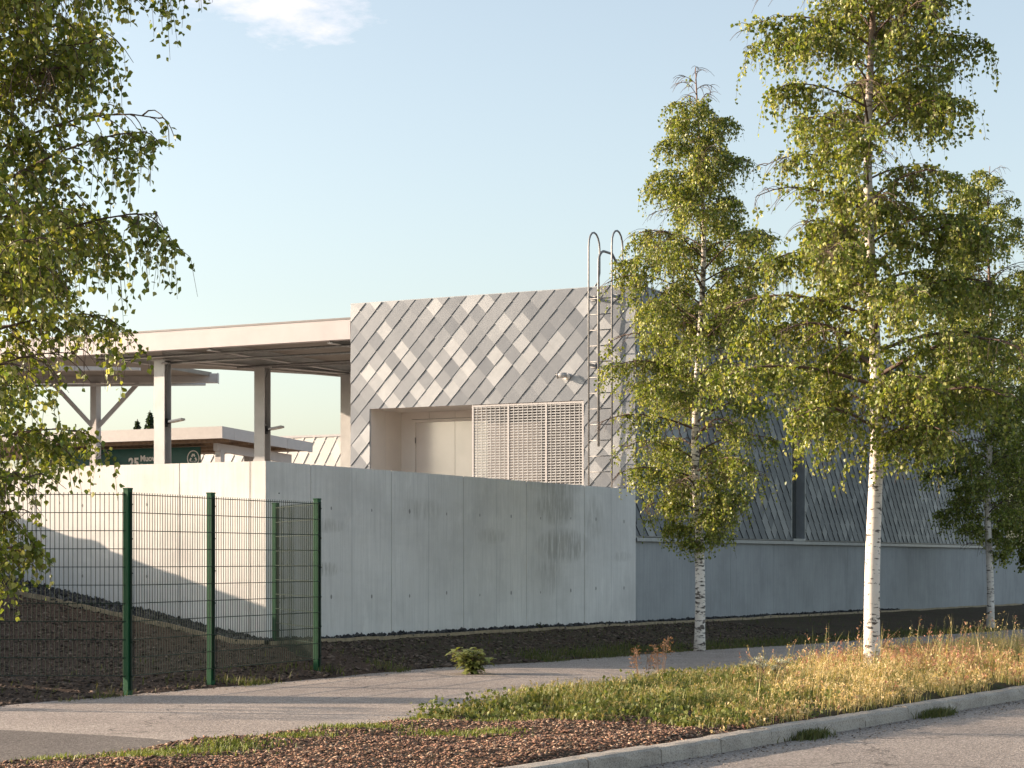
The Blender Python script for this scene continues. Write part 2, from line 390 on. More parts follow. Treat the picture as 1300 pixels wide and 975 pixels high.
def sheet(name, us, lo, hi, dz, m, wob=0):
    V = []; F = []
    for u in us:
        for k in range(5):
            a, b_ = lo(u), hi(u); v = a + (b_ - a) * k / 4
            V.append(W(u, v, float(zb(u)) + dz))
    for i in range(len(us) - 1):
        for k in range(4): F.append((i * 5 + k, (i + 1) * 5 + k, (i + 1) * 5 + k + 1, i * 5 + k + 1))
    mb = MB(); mb.add(V, F)
    return tag(mb.build(name, m, fix=False), kind='structure')
us = list(np.arange(-60, 61, 1.0))
sheet('path', us, lambda u: float(far(u)) - .25, lambda u: float(near(u)) + .25, 0, M['path'])
sheet('road', us, lambda u: float(kerbv(u)) + .1, lambda u: float(kerbv(u)) + 9, -.11, M['road'])
# darker area of asphalt drawn on the path at the left
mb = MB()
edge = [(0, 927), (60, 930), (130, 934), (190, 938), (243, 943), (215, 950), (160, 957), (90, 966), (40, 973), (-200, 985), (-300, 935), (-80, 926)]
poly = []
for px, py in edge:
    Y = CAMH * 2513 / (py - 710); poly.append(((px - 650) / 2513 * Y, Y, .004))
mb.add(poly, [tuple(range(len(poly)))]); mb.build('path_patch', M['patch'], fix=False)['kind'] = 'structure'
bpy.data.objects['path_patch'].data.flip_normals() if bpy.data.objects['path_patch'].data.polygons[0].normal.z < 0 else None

# granite kerb: one line of stones with joints
mb = MB(); rnd = random.Random(4); u = -34.0
while u < 45:
    L = 1.0 + rnd.uniform(-.08, .15); a, b_ = u + .006, u + L - .006; j = rnd.uniform(-.008, .008); jz = rnd.uniform(-.006, .006)
    n = 7; vs = []; fs = []
    for i in range(n + 1):
        uu = a + (b_ - a) * i / n; kv = kerbv(uu) + j; z0 = float(zb(uu)) - .2; z1 = float(zb(uu)) + .02 + jz
        q = lambda s: rnd.uniform(-s, s)
        prof = [(kv, z0), (kv, z1 + q(.003)), (kv + .05, z1 + q(.004)), (kv + .10 + q(.004), z1 + q(.004)), (kv + .143 + q(.006), z1 - .004 + q(.004)), (kv + .163 + q(.006), z1 - .026 + q(.006)), (kv + .168 + q(.007), z1 - .07), (kv + .172, z0)]
        vs += [W(uu, v_, z_) for v_, z_ in prof]
    k = 8
    for i in range(n):
        for t in range(k - 1): fs.append((i * k + t, (i + 1) * k + t, (i + 1) * k + t + 1, i * k + t + 1))
    fs.append(tuple(range(k))); fs.append(tuple(n * k + t for t in range(k - 1, -1, -1)))
    mb.add(vs, fs); u += L
tag(mb.build('kerb', M['granite']), kind='structure')

# raised yard behind the retaining wall
mb = MB(); mb.box(.32, 12.6, -60, -.32, -.5, 2.0); mb.box(12.6, 90, -60, -6.75, -.5, 2.0)
tag(mb.build('yard_terrace', M['path']), kind='structure')

# ------------------------------------------------------------------ retaining wall
WT = 2.89
rw = thing('retaining_wall', 'tall pale concrete retaining wall with vertical joints, behind the green mesh fence', 'wall', W(0, 0, .3))
mb = MB(); js = [0, 1.15, 3.44, 5.78, 8.1, 10.5, 12.88]; g = .010
for a, b_ in zip(js[:-1], js[1:]): mb.box(a + (g if a else .0), b_ - g, -.29, 0, -.4, WT)
mb.box(.02, 12.87, -.27, -.012, -.4, WT - .012)
for um in (2.28, 4.61, 6.95, 9.3, 11.7): mb.box(um - .0025, um + .0025, -.05, .0012, -.4, WT - .02, 1)
mb.build('street_face', [M['concrete'], M['base_concrete']], rw)
mb = MB(); js = [-14, -11.6, -9.2, -6.8, -4.2, -1.51, -.24, 0]
for a, b_ in zip(js[:-1], js[1:]): mb.box(0 if b_ else -.004, .29, a + g, b_ - (g if b_ else .004), -.4, WT + (0 if b_ else .001))
mb.box(.012, .27, -14, -.01, -.4, WT - .012)
mb.build('fence_face', M['concrete'], rw)
mb = MB(); rnd = random.Random(2)
def ring(c, nrm_u, r):   # small recessed form-tie plug on a face
    n = 10; vs = []
    for k in range(n):
        a = 2 * math.pi * k / n
        vs.append(W(c[0] + (0 if nrm_u else r * math.cos(a)), c[1] + (r * math.cos(a) if nrm_u else 0), c[2] + 1.4 * r * math.sin(a)))
    mb.add(vs, [tuple(range(n))])
for a in (.45, 1.7, 2.85, 4.0, 5.2, 6.35, 7.5, 8.65, 9.9, 11.0, 12.3):
    for z in (.92, 2.25): ring((a, .0022, z + rnd.uniform(-.03, .03)), False, rnd.uniform(.016, .028))
for s in (.9, 2.1, 3.3, 4.6):
    for z in (1.25, 2.3): ring((-.0022, -s, z), True, .018)
mb.build('tie_hole_marks', M['hole'], rw)

# timber edging and dark gravel along the foot of the wall
ed = MB()
for a in np.arange(-.5, 44, .5):
    p, q = W(a, .42, 0), W(a + .5, .42, 0)
    ed.bar((p[0], p[1], height(a, .42) + .01), (q[0], q[1], height(a + .5, .42) + .01), .03, .08)
pts = [(-.62 - .02 * k, .4 - .25 * k) for k in range(0, 36)]
for (a, v0), (b_, v1) in zip(pts[:-1], pts[1:]):
    p, q = W(a, v0), W(b_, v1)
    ed.bar((p[0], p[1], height(a, v0) + .02), (q[0], q[1], height(b_, v1) + .02), .03, .09)
tag(ed.build('timber_edging', M['timber']), 'thin weathered timber edging board holding the gravel along the concrete wall foot', 'edging')

def stones(name, pos, size, cols, seed, flat=.5, kind='stuff', label=None, cat=None):
    rg = np.random.default_rng(seed); n = len(pos)
    base = np.array([(1, 0, 0), (-1, 0, 0), (0, 1, 0), (0, -1, 0), (0, 0, 1), (0, 0, -1)], float)
    F0 = np.array([(0, 2, 4), (2, 1, 4), (1, 3, 4), (3, 0, 4), (2, 0, 5), (1, 2, 5), (3, 1, 5), (0, 3, 5)])
    s = (size[0] + (size[1] - size[0]) * rg.random((n, 1)) ** 2)
    V = np.repeat(base[None], n, 0) * (1 + rg.uniform(-.35, .35, (n, 6, 3)))
    V[:, :, 0] *= s * rg.uniform(.6, 1.4, (n, 1)); V[:, :, 1] *= s * rg.uniform(.6, 1.2, (n, 1)); V[:, :, 2] *= s * flat
    a = rg.uniform(0, 6.28, n); ca_, sa_ = np.cos(a)[:, None], np.sin(a)[:, None]
    tilt = rg.uniform(-.5, .5, n)[:, None]
    z = V[:, :, 2] + tilt * V[:, :, 0]
    x = V[:, :, 0] * ca_ - V[:, :, 1] * sa_; y = V[:, :, 0] * sa_ + V[:, :, 1] * ca_
    V = np.stack([x, y, z], 2) + pos[:, None, :]
    F = (F0[None] + (np.arange(n) * 6)[:, None, None]).reshape(-1, 3)
    c = np.array(cols)[rg.integers(0, len(cols), n)] * rg.uniform(.7, 1.3, (n, 1))
    o = bulk(name, V.reshape(-1, 3), F, M['chips'], tone=np.repeat(c, 6, 0))
    return tag(o, label, cat, kind=kind)

rg = np.random.default_rng(11)
P = []
while len(P) < 7500:
    if rg.random() < .5: a, v_ = rg.uniform(0, 30), rg.uniform(.01, .42)
    else: v_ = rg.uniform(-5.6, .35); a = rg.uniform(-.62 - .02 * (.4 - v_) / .25, -.01)
    x, y, _ = W(a, v_); P.append((x, y, height(a, v_) + .012 + (.05 * rg.random())))
stones('wall_gravel', np.array(P), (.018, .05), [(.05, .05, .053), (.03, .03, .033), (.085, .083, .08)], 5, .8, label='dark crushed gravel strip along the foot of the concrete wall', cat='gravel')
P = []
while len(P) < 42000:
    a = rg.uniform(-13, -5.2); v_ = rg.uniform(near(a) - .12, kerbv(a) + .02)
    if a > -6.6 and rg.random() < .6: continue
    if v_ < near(a) + .15 and rg.random() < .6: continue
    x, y, _ = W(a, v_); P.append((x, y, height(a, v_) + .004))
stones('bark_mulch', np.array(P), (.004, .024), [(.29, .17, .115), (.17, .095, .068), (.40, .29, .21), (.24, .135, .095), (.08, .05, .038)], 6, .35, label='reddish brown bark mulch and chips in the verge behind the kerb', cat='mulch')
P = []
while len(P) < 22000:
    a = rg.uniform(-11, 1.5); v_ = rg.uniform(-5.5, far(a) + .1)
    if a > -.55 and v_ < .5: continue
    x, y, _ = W(a, v_); P.append((x, y, height(a, v_) + .003))
for _ in range(9000):
    a = rg.uniform(0, 16); v_ = rg.uniform(.45, far(a) + .1); x, y, _z = W(a, v_); P.append((x, y, height(a, v_) + .002))
stones('soil_crumbs', np.array(P), (.004, .045), [(.11, .078, .06), (.06, .043, .033), (.16, .12, .095), (.04, .03, .024)], 7, .45, label='loose brown earth crumbs and pebbles under the fence and along the bank', cat='loose earth')

P = []
for _ in range(2600):
    a = rg.uniform(-14, 6); v_ = kerbv(a) + .18 + abs(rg.normal(0, .22)); x, y, _z = W(a, v_); P.append((x, y, float(zb(a)) - .107))
for _ in range(1500):
    a = rg.uniform(-13, 8); side_ = rg.random() < .6; v_ = (near(a) - abs(rg.normal(0, .18))) if side_ else (far(a) + abs(rg.normal(0, .15))); x, y, _z = W(a, v_); P.append((x, y, float(zb(a)) + .003))
stones('road_grit', np.array(P), (.003, .014), [(.24, .17, .12), (.10, .07, .05), (.36, .31, .26)], 17, .4, label='loose grit and bark crumbs along the kerb foot and path edges', cat='grit')

# ------------------------------------------------------------------ clad building
UB, UE, ZT = 12.9, 43.6, 6.98
bld = thing('clad_building', 'low building clad in grey diamond metal shingles above the concrete wall', 'building', W(UB, 0, 0))

def clip(poly, x0, x1, y0, y1):
    def cut(p, ax, lim, sgn):
        o = []
        for i in range(len(p)):
            a, b_ = p[i], p[(i + 1) % len(p)]
            ia, ib = (a[ax] - lim) * sgn >= -1e-9, (b_[ax] - lim) * sgn >= -1e-9
            if ia: o.append(a)
            if ia != ib:
                t = (lim - a[ax]) / (b_[ax] - a[ax]); o.append((a[0] + (b_[0] - a[0]) * t, a[1] + (b_[1] - a[1]) * t))
        return o
    for ax, lim, sg in ((0, x0, 1), (0, x1, -1), (1, y0, 1), (1, y1, -1)):
        if not poly: return poly
        poly = cut(poly, ax, lim, sg)
    return poly
def shingles(name, rects, to3, parent, mats, tw=.41, th=.44, rise=.024, seed=1, plight=.2, ox=0, oz=0):
    """diamond shingles: lower edges stand proud, so light draws the seams, with gap shade also painted into dark skirts. to3(x, z, out) -> world"""
    rg = random.Random(seed); V = []; F = []; MI = []; T = []
    X1 = max(r[1] for r in rects); Xm = min(r[0] for r in rects); Zm = min(r[2] for r in rects); Z1 = max(r[3] for r in rects)
    rows = int((Z1 - Zm) / (th / 2)) + 4; cols = int((X1 - Xm) / tw) + 3
    for r in range(-1, rows):
        for c in range(-1, cols):
            cx = Xm + ox + c * tw + (tw / 2 if r % 2 else 0); cz = Zm + oz + r * th / 2
            zTp = cz + th / 2
            q = rg.random() - .45 * noise.noise(Vector(((cx - cz) * .25, (cx + cz) * 1.1, seed))); tone = rg.uniform(.72, 1.0) if q < plight else (rg.uniform(.0, .12) if q < .5 else rg.uniform(.12, .34))
            tx, tz = rg.uniform(-.0035, .0035), rg.uniform(-.0025, .0035)
            dep = lambda x, z: .006 + rise * (zTp - z) / th + tx * (x - cx) / tw * 2 + tz
            dia = [(cx, cz - th / 2), (cx + tw / 2, cz), (cx, cz + th / 2), (cx - tw / 2, cz)]
            for (x0, x1, z0, z1) in rects:
                p = clip(list(dia), x0, x1, z0, z1)
                if len(p) < 3: continue
                n = len(V); V += [to3(x, z, dep(x, z)) for x, z in p]; F.append(tuple(range(n, n + len(p)))); MI.append(0); T += [tone] * len(p)
                m_ = len(p)
                for i in range(m_):      # skirts on the lower edges, coloured near-black for the shade in the gaps
                    a, b_ = p[i], p[(i + 1) % m_]
                    mxm, mzm = (a[0] + b_[0]) / 2, (a[1] + b_[1]) / 2
                    onl = abs(abs(mxm - cx) / (tw / 2) + abs(mzm - cz) / (th / 2) - 1) < 1e-4 and mzm < cz
                    if onl or (mzm < z0 + 1e-4):
                        n = len(V); V += [to3(a[0], a[1], dep(*a)), to3(b_[0], b_[1], dep(*b_)), to3(b_[0], b_[1], -.004), to3(a[0], a[1], -.004)]
                        F.append((n, n + 1, n + 2, n + 3)); MI.append(1); T += [0] * 4
    me = bpy.data.meshes.new(name); me.from_pydata(V, [], F); me.update()
    for m_ in mats: me.materials.append(m_)
    me.polygons.foreach_set('material_index', MI)
    ca = me.color_attributes.new('tone', 'FLOAT_COLOR', 'POINT'); ca.data.foreach_set('color', np.repeat(np.array(T, np.float32), 4))
    o = link(name, me); o.parent = parent; o.matrix_parent_inverse = Matrix.Translation(-Vector(parent.location)); return o

RL, RR, RZ = 6.21, 1.15, 4.71          # recess: left, right (distance from corner), soffit height
front = lambda x, z, o: W(UB - o, -x, z)
shingles('front_cladding', [(0.012, 6.69, RZ, ZT), (.012, RR, 1.9, RZ), (RL, 6.69, 1.9, RZ)], front, bld, [M['tile'], M['tile_edge']], seed=3, ox=.1, oz=.08, plight=.27)
side = lambda x, z, o: W(UB + x, o - .03, z)
shingles('side_cladding', [(.0, 9.2, 1.97, ZT), (9.2, 10.15, 5.2, ZT), (10.15, UE - UB, 1.97, ZT)], side, bld, [M['tile'], M['tile_edge']], seed=8, plight=.22, rise=.03)
mb = MB()
mb.box(UB + .004, UB + .2, -6.68, -RL - .003, 1.9, ZT - .01); mb.box(UB + .004, UB + .2, -RR + .003, -.04, 1.9, ZT - .01); mb.box(UB + .004, UB + .2, -RL, -RR, RZ + .01, ZT - .01)
mb.box(UB + .2, UB + 9.2, -.3, -.035, 1.95, ZT - .01); mb.box(UB + 10.15, UE, -.3, -.035, 1.95, ZT - .01); mb.box(UB + 9.2, UB + 10.15, -.3, -.035, 5.2, ZT - .01)
mb.box(UB + .2, UE, -6.68, -6.4, 1.9, ZT - .01); mb.box(UE - .3, UE, -6.4, -.3, 1.9, ZT - .01)
mb.build('wall', M['coping'], bld)
mb = MB(); mb.box(UB + .2, UE - .02, -6.66, -.06, ZT - .12, ZT - .06); mb.build('roof', M['cap'], bld)
mb = MB()
mb.box(UB - .012, UB + .22, -6.70, .012, ZT - .012, ZT + .012); mb.box(UB + .22, UE + .01, -.3, .012, ZT - .012, ZT + .012)
mb.build('roof_edge_flashing', M['coping'], bld)
mb = MB(); 
joints = [UB - .02, 15.4, 18.2, 21, 23.8, 26.6, 29.4, 32.2, 35, 37.8, 40.6, 43.4, 46.2, 49, 58]
for a, b_ in zip(joints[:-1], joints[1:]): mb.box(a + .004, b_ - .004, -.3, -.055, -.6, 1.9)
mb.box(UB, 58, -.28, -.065, -.6, 1.89)
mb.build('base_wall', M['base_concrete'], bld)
mb = MB(); mb.box(UB + .003, UE + .02, -.2, .022, 1.90, 1.935); mb.box(UB + .003, UE + .02, .008, .022, 1.86, 1.90); mb.build('base_coping', M['coping'], bld)
mb = MB(); mb.box(UE, 58, -.32, -.02, 1.90, 1.94); mb.build('wall_cap', M['coping'], bld)
# slot window
wu0, wu1 = UB + 9.2, UB + 10.15
mb = MB(); fr = MB()
fr.box(wu0, wu0 + .05, -.25, -.005, 1.96, 5.2); fr.box(wu1 - .05, wu1, -.25, .02, 1.96, 5.2); fr.box(wu0 + .05, wu1 - .05, -.25, -.005, 5.14, 5.2); fr.box(wu0 + .05, wu1 - .05, -.25, .03, 1.94, 2.0)
fr.box(wu0 + .05, wu1 - .05, -.25, -.17, 3.55, 3.61)
win = fr.build('window', M['coping'], bld)
mb.box(wu0 + .05, wu1 - .05, -.22, -.2, 2.0, 5.14); o = mb.build('pane', M['glass'], win); o.matrix_parent_inverse = Matrix.Identity(4); o.parent = win
o.matrix_parent_inverse = win.matrix_parent_inverse.inverted() @ Matrix.Translation(-Vector(bld.location)) if False else Matrix.Identity(4)
SUBFIX = [o]
# recess lined with flat panels
mb = MB(); d = 1.30; ub = UB + d
mb.box(UB + .02, ub, -RL - .03, -RL, 1.95, RZ); mb.box(UB + .012, UB + .035, -RL - .001, -RL + .012, 1.95, RZ)
mb.box(UB + .02, UB + .62, -RL, -RL + .004, 1.95, RZ); mb.box(UB + .632, ub, -RL, -RL + .004, 1.95, RZ)
for a, b_ in ((-RL, -5.5), (-5.494, -4.86), (-4.854, -4.2), (-4.194, -3.5), (-3.494, -1.15)): mb.box(ub, ub + .04, a, b_, 4.56, RZ)
mb.box(ub, ub + .04, -RL, -5.95, 1.95, 4.56)
mb.box(ub + .02, ub + .06, -3.9, -RR, 1.95, 4.56)
mb.box(UB + .0, ub, -RL, -RR, RZ + .0, RZ + .01)
mb.build('recess_panels', M['panel'], bld)
mb = MB(); mb.box(UB + .002, ub, -RR, -RR + .02, 1.95, RZ); mb.build('recess_end', M['dark'], bld)
dr = MB(); dr.box(ub - .02, ub + .06, -5.94, -5.84, 1.95, 4.55); dr.box(ub - .02, ub + .06, -5.84, -3.92, 4.49, 4.55); dr.box(ub - .02, ub + .06, -3.98, -3.92, 1.95, 4.49)
door = dr.build('door', M['panel'], bld)
for a, b_ in ((-5.835, -4.863), (-4.855, -3.985)):
    mb = MB(); mb.box(ub + .0, ub + .045, a, b_, 1.97, 4.485); o = mb.build('door_leaf', simple('door_sheet', (.72, .67, .63), .22, .35, .06, 1.5), door); SUBFIX.append(o)
for z in (2.3, 3.2, 4.1): mb = MB(); mb.tube([W(ub - .03, -5.835, z - .06), W(ub - .03, -5.835, z + .06)], .012); o = mb.build('hinge', M['galv'], door); SUBFIX.append(o)
# louvred screen, flush with the facade
SL = 3.72
mb = MB()
for a in (SL - .02, 2.87, 2.0, RR + .02): mb.box(UB - .02, UB + .03, -a - .02, -a + .02, 1.95, RZ - .012)
mb.box(UB - .018, UB + .028, -SL, -RR, RZ - .05, RZ - .014)
scr = mb.build('louvre_screen', M['white'], bld)
mb = MB(); z = 2.0; i = 0
while z < RZ - .06:
    for k in range(1):
        mb.hexa([W(UB - .012, -SL, z), W(UB - .012, -RR, z), W(UB + .012, -RR, z + .018), W(UB + .012, -SL, z + .018), W(UB - .012, -SL, z + .014), W(UB - .012, -RR, z + .014), W(UB + .012, -RR, z + .030), W(UB + .012, -SL, z + .030)])
    z += .056
s = RR + .1
while s < SL: mb.box(UB - .016, UB - .006, -s - .006, -s + .006, 1.98, RZ - .05); s += .107
o = mb.build('slats', M['steel'], scr); SUBFIX.append(o)
mb = MB(); mb.box(UB + .5, UB + .55, -SL + .1, -RR - .01, 1.95, RZ); o = mb.build('screen_backing', M['cap'], bld)
for a, v_ in ((15.5, -1.2), (17.2, -1.0)): mb = MB(); mb.box(a, a + .35, v_ - .2, v_ + .15, ZT - .1, ZT + .55); mb.build('roof_vent', M['white'], bld)

# ------------------------------------------------------------------ roof access ladder
lad = thing('roof_ladder', 'galvanised roof ladder with tall looped handrails fixed to the shingled facade', 'ladder', W(UB, -.78, 2.0))
so = .25
for s in (.93, .42):
    mb = MB(); p = [W(UB - so, -s, 2.1), W(UB - so, -s, 7.75)]
    for k in range(1, 9):
        a = math.pi * k / 8; p.append(W(UB - so + .26 - .26 * math.cos(a), -s, 7.78 + .30 * math.sin(a)))
    p += [W(UB - so + .52, -s, 7.3), W(UB - so + .44, -s, 7.1), W(UB + .05, -s, 7.0)]
    mb.tube(p, .019, 8); mb.build('rail', M['galv'], lad)
z = 2.3
while z < 7.0: mb = MB(); mb.tube([W(UB - so, -.93, z), W(UB - so, -.42, z)], .013, 6); mb.build('rung', M['galv'], lad); z += .315
mb = MB(); p = [W(UB - so - .05, -.69, 3.75), W(UB - so - .05, -.69, 7.4)]
for k in range(1, 7):
    a = math.pi / 2 * k / 6; p.append(W(UB - so - .05 + .28 - .28 * math.cos(a), -.69, 7.4 + .28 * math.sin(a)))
p += [W(UB + .35, -.69, 7.68), W(UB + .6, -.69, 7.5)]
mb.tube(p, .026, 8); mb.build('fall_arrest_rail', M['galv'], lad)
for z in (6.75, 5.4, 2.9):
    for s in (.93, .42): mb = MB(); mb.bar(W(UB - so, -s, z), W(UB + .01, -s, z), .05, .05); mb.bar(W(UB - .035, -s - .05, z), W(UB - .035, -s + .05, z), .02, .1); mb.build('bracket', M['steel'], lad)
mb = MB(); c = W(UB + .25, -.52, 7.25)
mb.tube([W(UB + .1 + .2 * math.cos(a), -.42, 7.25 + .2 * math.sin(a)) for a in np.linspace(0, 2 * math.pi, 17)], .014, 6, cap=False)
mb.build('grab_ring', M['galv'], lad)

# ------------------------------------------------------------------ security camera
cz = 5.22; scm = thing('security_camera', 'small white security camera mounted on the grey shingles above the louvres', 'camera', W(UB, -1.6, cz))
mb = MB(); mb.tube([W(UB - .02, -1.52, cz - .02), W(UB - .05, -1.52, cz - .02)], .07, 14); mb.bar(W(UB - .04, -1.52, cz), W(UB - .14, -1.6, cz), .04, .045); mb.build('mount', M['signwhite'], scm)
mb = MB(); mb.tube([W(UB - .10, -1.49, cz + .005), W(UB - .17, -1.66, cz - .0)], [.05, .062], 14); mb.tube([W(UB - .17, -1.66, cz), W(UB - .175, -1.675, cz)], .068, 14); mb.build('housing', M['steel'], scm)
mb = MB(); mb.tube([W(UB - .175, -1.672, cz), W(UB - .182, -1.69, cz - .004)], .052, 14); mb.build('lens', M['black'], scm)

# ------------------------------------------------------------------ near canopy
can = thing('station_canopy', 'long white edged flat steel canopy joining the left side of the shingled building', 'canopy', (-8.1, 45.9, 2.0))
mb = MB(); mb.box(UB - .0, UB + .06, -21, -6.71, 6.25, 6.66); mb.box(UB - .0, UB + .22, -21, -6.71, 6.235, 6.25); mb.build('fascia', M['fascia'], can)
mb = MB(); mb.box(UB - .012, UB + .3, -21, -6.71, 6.66, 6.70); mb.build('roof_edge_cap', M['cap'], can)
mb = MB(); poly = [W(UB + .06, -21)[:2], W(UB + .06, -6.72)[:2], W(28, -6.72)[:2], (-4.28, 52.7), (-7.5, 50.7), (-12.7, 49.3), (-15.5, 49.2)]
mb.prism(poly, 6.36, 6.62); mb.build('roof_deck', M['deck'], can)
cols = [(-8.1, 45.9), (-6.0, 47.6), (-4.1, 49.6)]
for (x, y) in cols + [(-10.6, 43.0)][:0]:
    u, v = UV(x, y); mb = MB(); h = .15
    mb.box(u - .13, u - .108, v - h, v + h, 2.0, 6.1); mb.box(u + .108, u + .13, v - h, v + h, 2.0, 6.1); mb.box(u - .108, u + .108, v - .01, v + .01, 2.0, 6.1)
    mb.box(u - .17, u + .17, v - .2, v + .2, 6.1, 6.12)
    mb.build('column', M['steel'], can)
def ibeam(mb, a, b_, h, w):
    a, b_ = Vector(a), Vector(b_); up = Vector((0, 0, h / 2))
    mb.bar(a, b_, .015, h - .03); mb.bar(a + up, b_ + up, w, .02); mb.bar(a - up, b_ - up, w, .02)
beams = [((-15, 40.9), (-8.1, 45.9)), ((-8.1, 45.9), (-6.0, 47.6)), ((-6.0, 47.6), (-4.1, 49.6))]
for a, b_ in beams[1:]:
    mb = MB(); ibeam(mb, (*a, 6.24), (*b_, 6.24), .2, .16); mb.build('beam', M['steel'], can)
for k in range(4):
    v = -7.3 - 3.2 * k; mb = MB(); ibeam(mb, W(UB + .1, v, 6.27), W(UB + (7 if k < 2 else 2.2), v, 6.27), .17, .12); mb.build('beam', M['steel'], can)
for du, z, va, vb in ((.5, 6.16, -14, -6.75), (.9, 6.05, -12.6, -6.75), (1.9, 5.98, -11, -6.75), (2.6, 6.02, -10.5, -6.75)):
    mb = MB(); mb.tube([W(UB + du, va, z), W(UB + du, vb, z)], .03, 8)
    mb.build('pipe', M['galv'], can)
mb = MB(); mb.tube([W(UB + .6, -12.2, 6.02), (-7.6, 46.6, 6.12), (-4.3, 49.9, 6.12), (-3, 51, 6.12)], .028, 8); mb.build('pipe', M['white'], can)
for (x, y), zt in zip(cols[:2], (6.05, 6.05)):
    u, v = UV(x, y); mb = MB(); mb.tube([W(u, v + .10, 4.75), W(u, v + .10, zt - .2), W(u - .05, v + .2, zt)], .02, 6); mb.build('conduit', M['galv'], can)
# floodlights on the columns
def flood(x, y, z, label, src=None):
    u, v = UV(x, y); t = thing('floodlight', label, 'floodlight', W(u, v + .17, z), 'floodlights on the canopy columns')
    c0 = Vector(W(u, v + .17, z))
    mb = MB(); mb.bar(c0 + Vector((-.05, 0, -.12)), c0 + Vector((-.05, 0, .08)), .06, .07); mb.tube([c0 + Vector((-.04, 0, -.04)), c0 + Vector((.06, -.02, .0))], .03, 8); mb.build('bracket', M['black'], t)
    d = Vector((.93, -.2, .17)).normalized(); a = c0 + Vector((.03, 0, .0)); e = a + d * .34
    mb = MB(); mb.bar(a, e, .24, .05); mb.build('lamp_head', M['steel'], t, .01)
    mb = MB(); off = Vector((.17 * .0, 0, -.027)); mb.bar(a + d * .06 + off, e - d * .03 + off, .2, .006); mb.build('lamp_glass', M['lampglass'], t)
flood(-8.1, 45.9, 4.68, 'floodlight on the left grey canopy column, above the green sign')
flood(-6.0, 47.6, 4.62, 'floodlight on the middle grey canopy column, above the corner of the concrete wall')

# ------------------------------------------------------------------ farther canopies and hall
c2 = thing('braced_canopy', 'white beamed canopy on a braced column far behind, beyond the near canopy', 'canopy', (-12.2, 58, 2))
mb = MB(); mb.bar((-18, 58.4, 6.80), (-8.62, 58, 6.80), .25, .27); mb.bar((-8.62, 58, 6.8), (-8.60, 58, 6.8), .27, .3); mb.build('edge_beam', M['white'], c2)
mb = MB(); mb.bar((-18, 54.3, 6.72), (-10.15, 54, 6.72), .2, .14); mb.build('edge_beam', M['white'], c2)
mb = MB(); mb.prism([(-18, 54.2), (-10.3, 54.1), (-8.8, 58), (-18, 58.4)], 6.86, 6.98); mb.build('roof_deck', M['deck'], c2)
mb = MB(); mb.bar((-12.2, 58, 2), (-12.2, 58, 6.66), .22, .22); mb.build('column', M['white'], c2)
for s in (1, -1):
    mb = MB(); mb.bar((-12.2, 57.98, 5.3), (-12.2 + s * 1.25, 57.98, 6.66), .1, .12); mb.build('brace', M['white'], c2)
mb = MB(); mb.tube([(-14, 57.6, 6.55), (-8.9, 57.5, 6.58)], .04); mb.build('pipe', M['steel'], c2)

u2, v2 = UV(-8.49, 58)
c3 = thing('sorting_shelter', 'low flat roofed shelter with pale deep fascia carrying the green sign', 'shelter', W(u2, v2, 2))
def Z(u, top): return (5.40 if top else 5.05) - (.048 if top else .038) * (u - u2)
mb = MB()
for a, b_ in ((v2 - 14, v2 - 6.2), (v2 - 6.19, v2 - .0)): mb.box(u2, u2 + .06, a, b_, 5.05, 5.40)
def sb(u0, u1, v0, v1): mb.hexa([W(u0, v0, Z(u0, 0)), W(u0, v1, Z(u0, 0)), W(u1, v1, Z(u1, 0)), W(u1, v0, Z(u1, 0)), W(u0, v0, Z(u0, 1)), W(u0, v1, Z(u0, 1)), W(u1, v1, Z(u1, 1)), W(u1, v0, Z(u1, 1))])
sb(u2 + .061, u2 + .6, v2 - .06, v2 + .001); sb(u2 + .61, u2 + 3.4, v2 - .06, v2); sb(u2 + 3.41, u2 + 4.81, v2 - .06, v2)
mb.box(u2 + 4.75, u2 + 4.81, v2 - 14, v2 - .061, 4.9, 5.17)
mb.build('fascia', M['white'], c3)
mb = MB(); p = [W(u2 + .07, v2 - 14, 5.1), W(u2 + .07, v2 - .07, 5.1), W(u2 + 4.74, v2 - .07, 4.92), W(u2 + 4.74, v2 - 14, 4.92)]
mb.hexa(p + [(a, b_, c_ + .06) for a, b_, c_ in p]); mb.build('soffit', M['wood'], c3)
for k in range(1, 9):
    a = u2 + .5 * k; mb = MB(); mb.bar(W(a, v2 - 8, 5.04 - .018 * k), W(a, v2 - .1, 5.04 - .018 * k), .05, .09)
    if k % 2: mb.build('joist', M['wood'], c3)
mb = MB(); mb.hexa([W(u2 + .6, v2 - .75, 4.72), W(u2 + .6, v2 - .6, 4.72), W(u2 + 4.3, v2 - .45, 4.5), W(u2 + 4.3, v2 - .6, 4.5), W(u2 + .6, v2 - .75, 4.95), W(u2 + .6, v2 - .6, 4.95), W(u2 + 4.3, v2 - .45, 4.78), W(u2 + 4.3, v2 - .6, 4.78)])
mb.build('edge_beam', M['white'], c3)
for a, v_ in ((.8, -.66), (2.9, -1.1), (.8, -5.4), (2.9, -5.4)):
    mb = MB(); mb.box(u2 + a - .1, u2 + a + .1, v2 + v_ - .1, v2 + v_ + .1, 2, 4.75 if a < 1 else 4.92); mb.build('post', M['white'], c3)
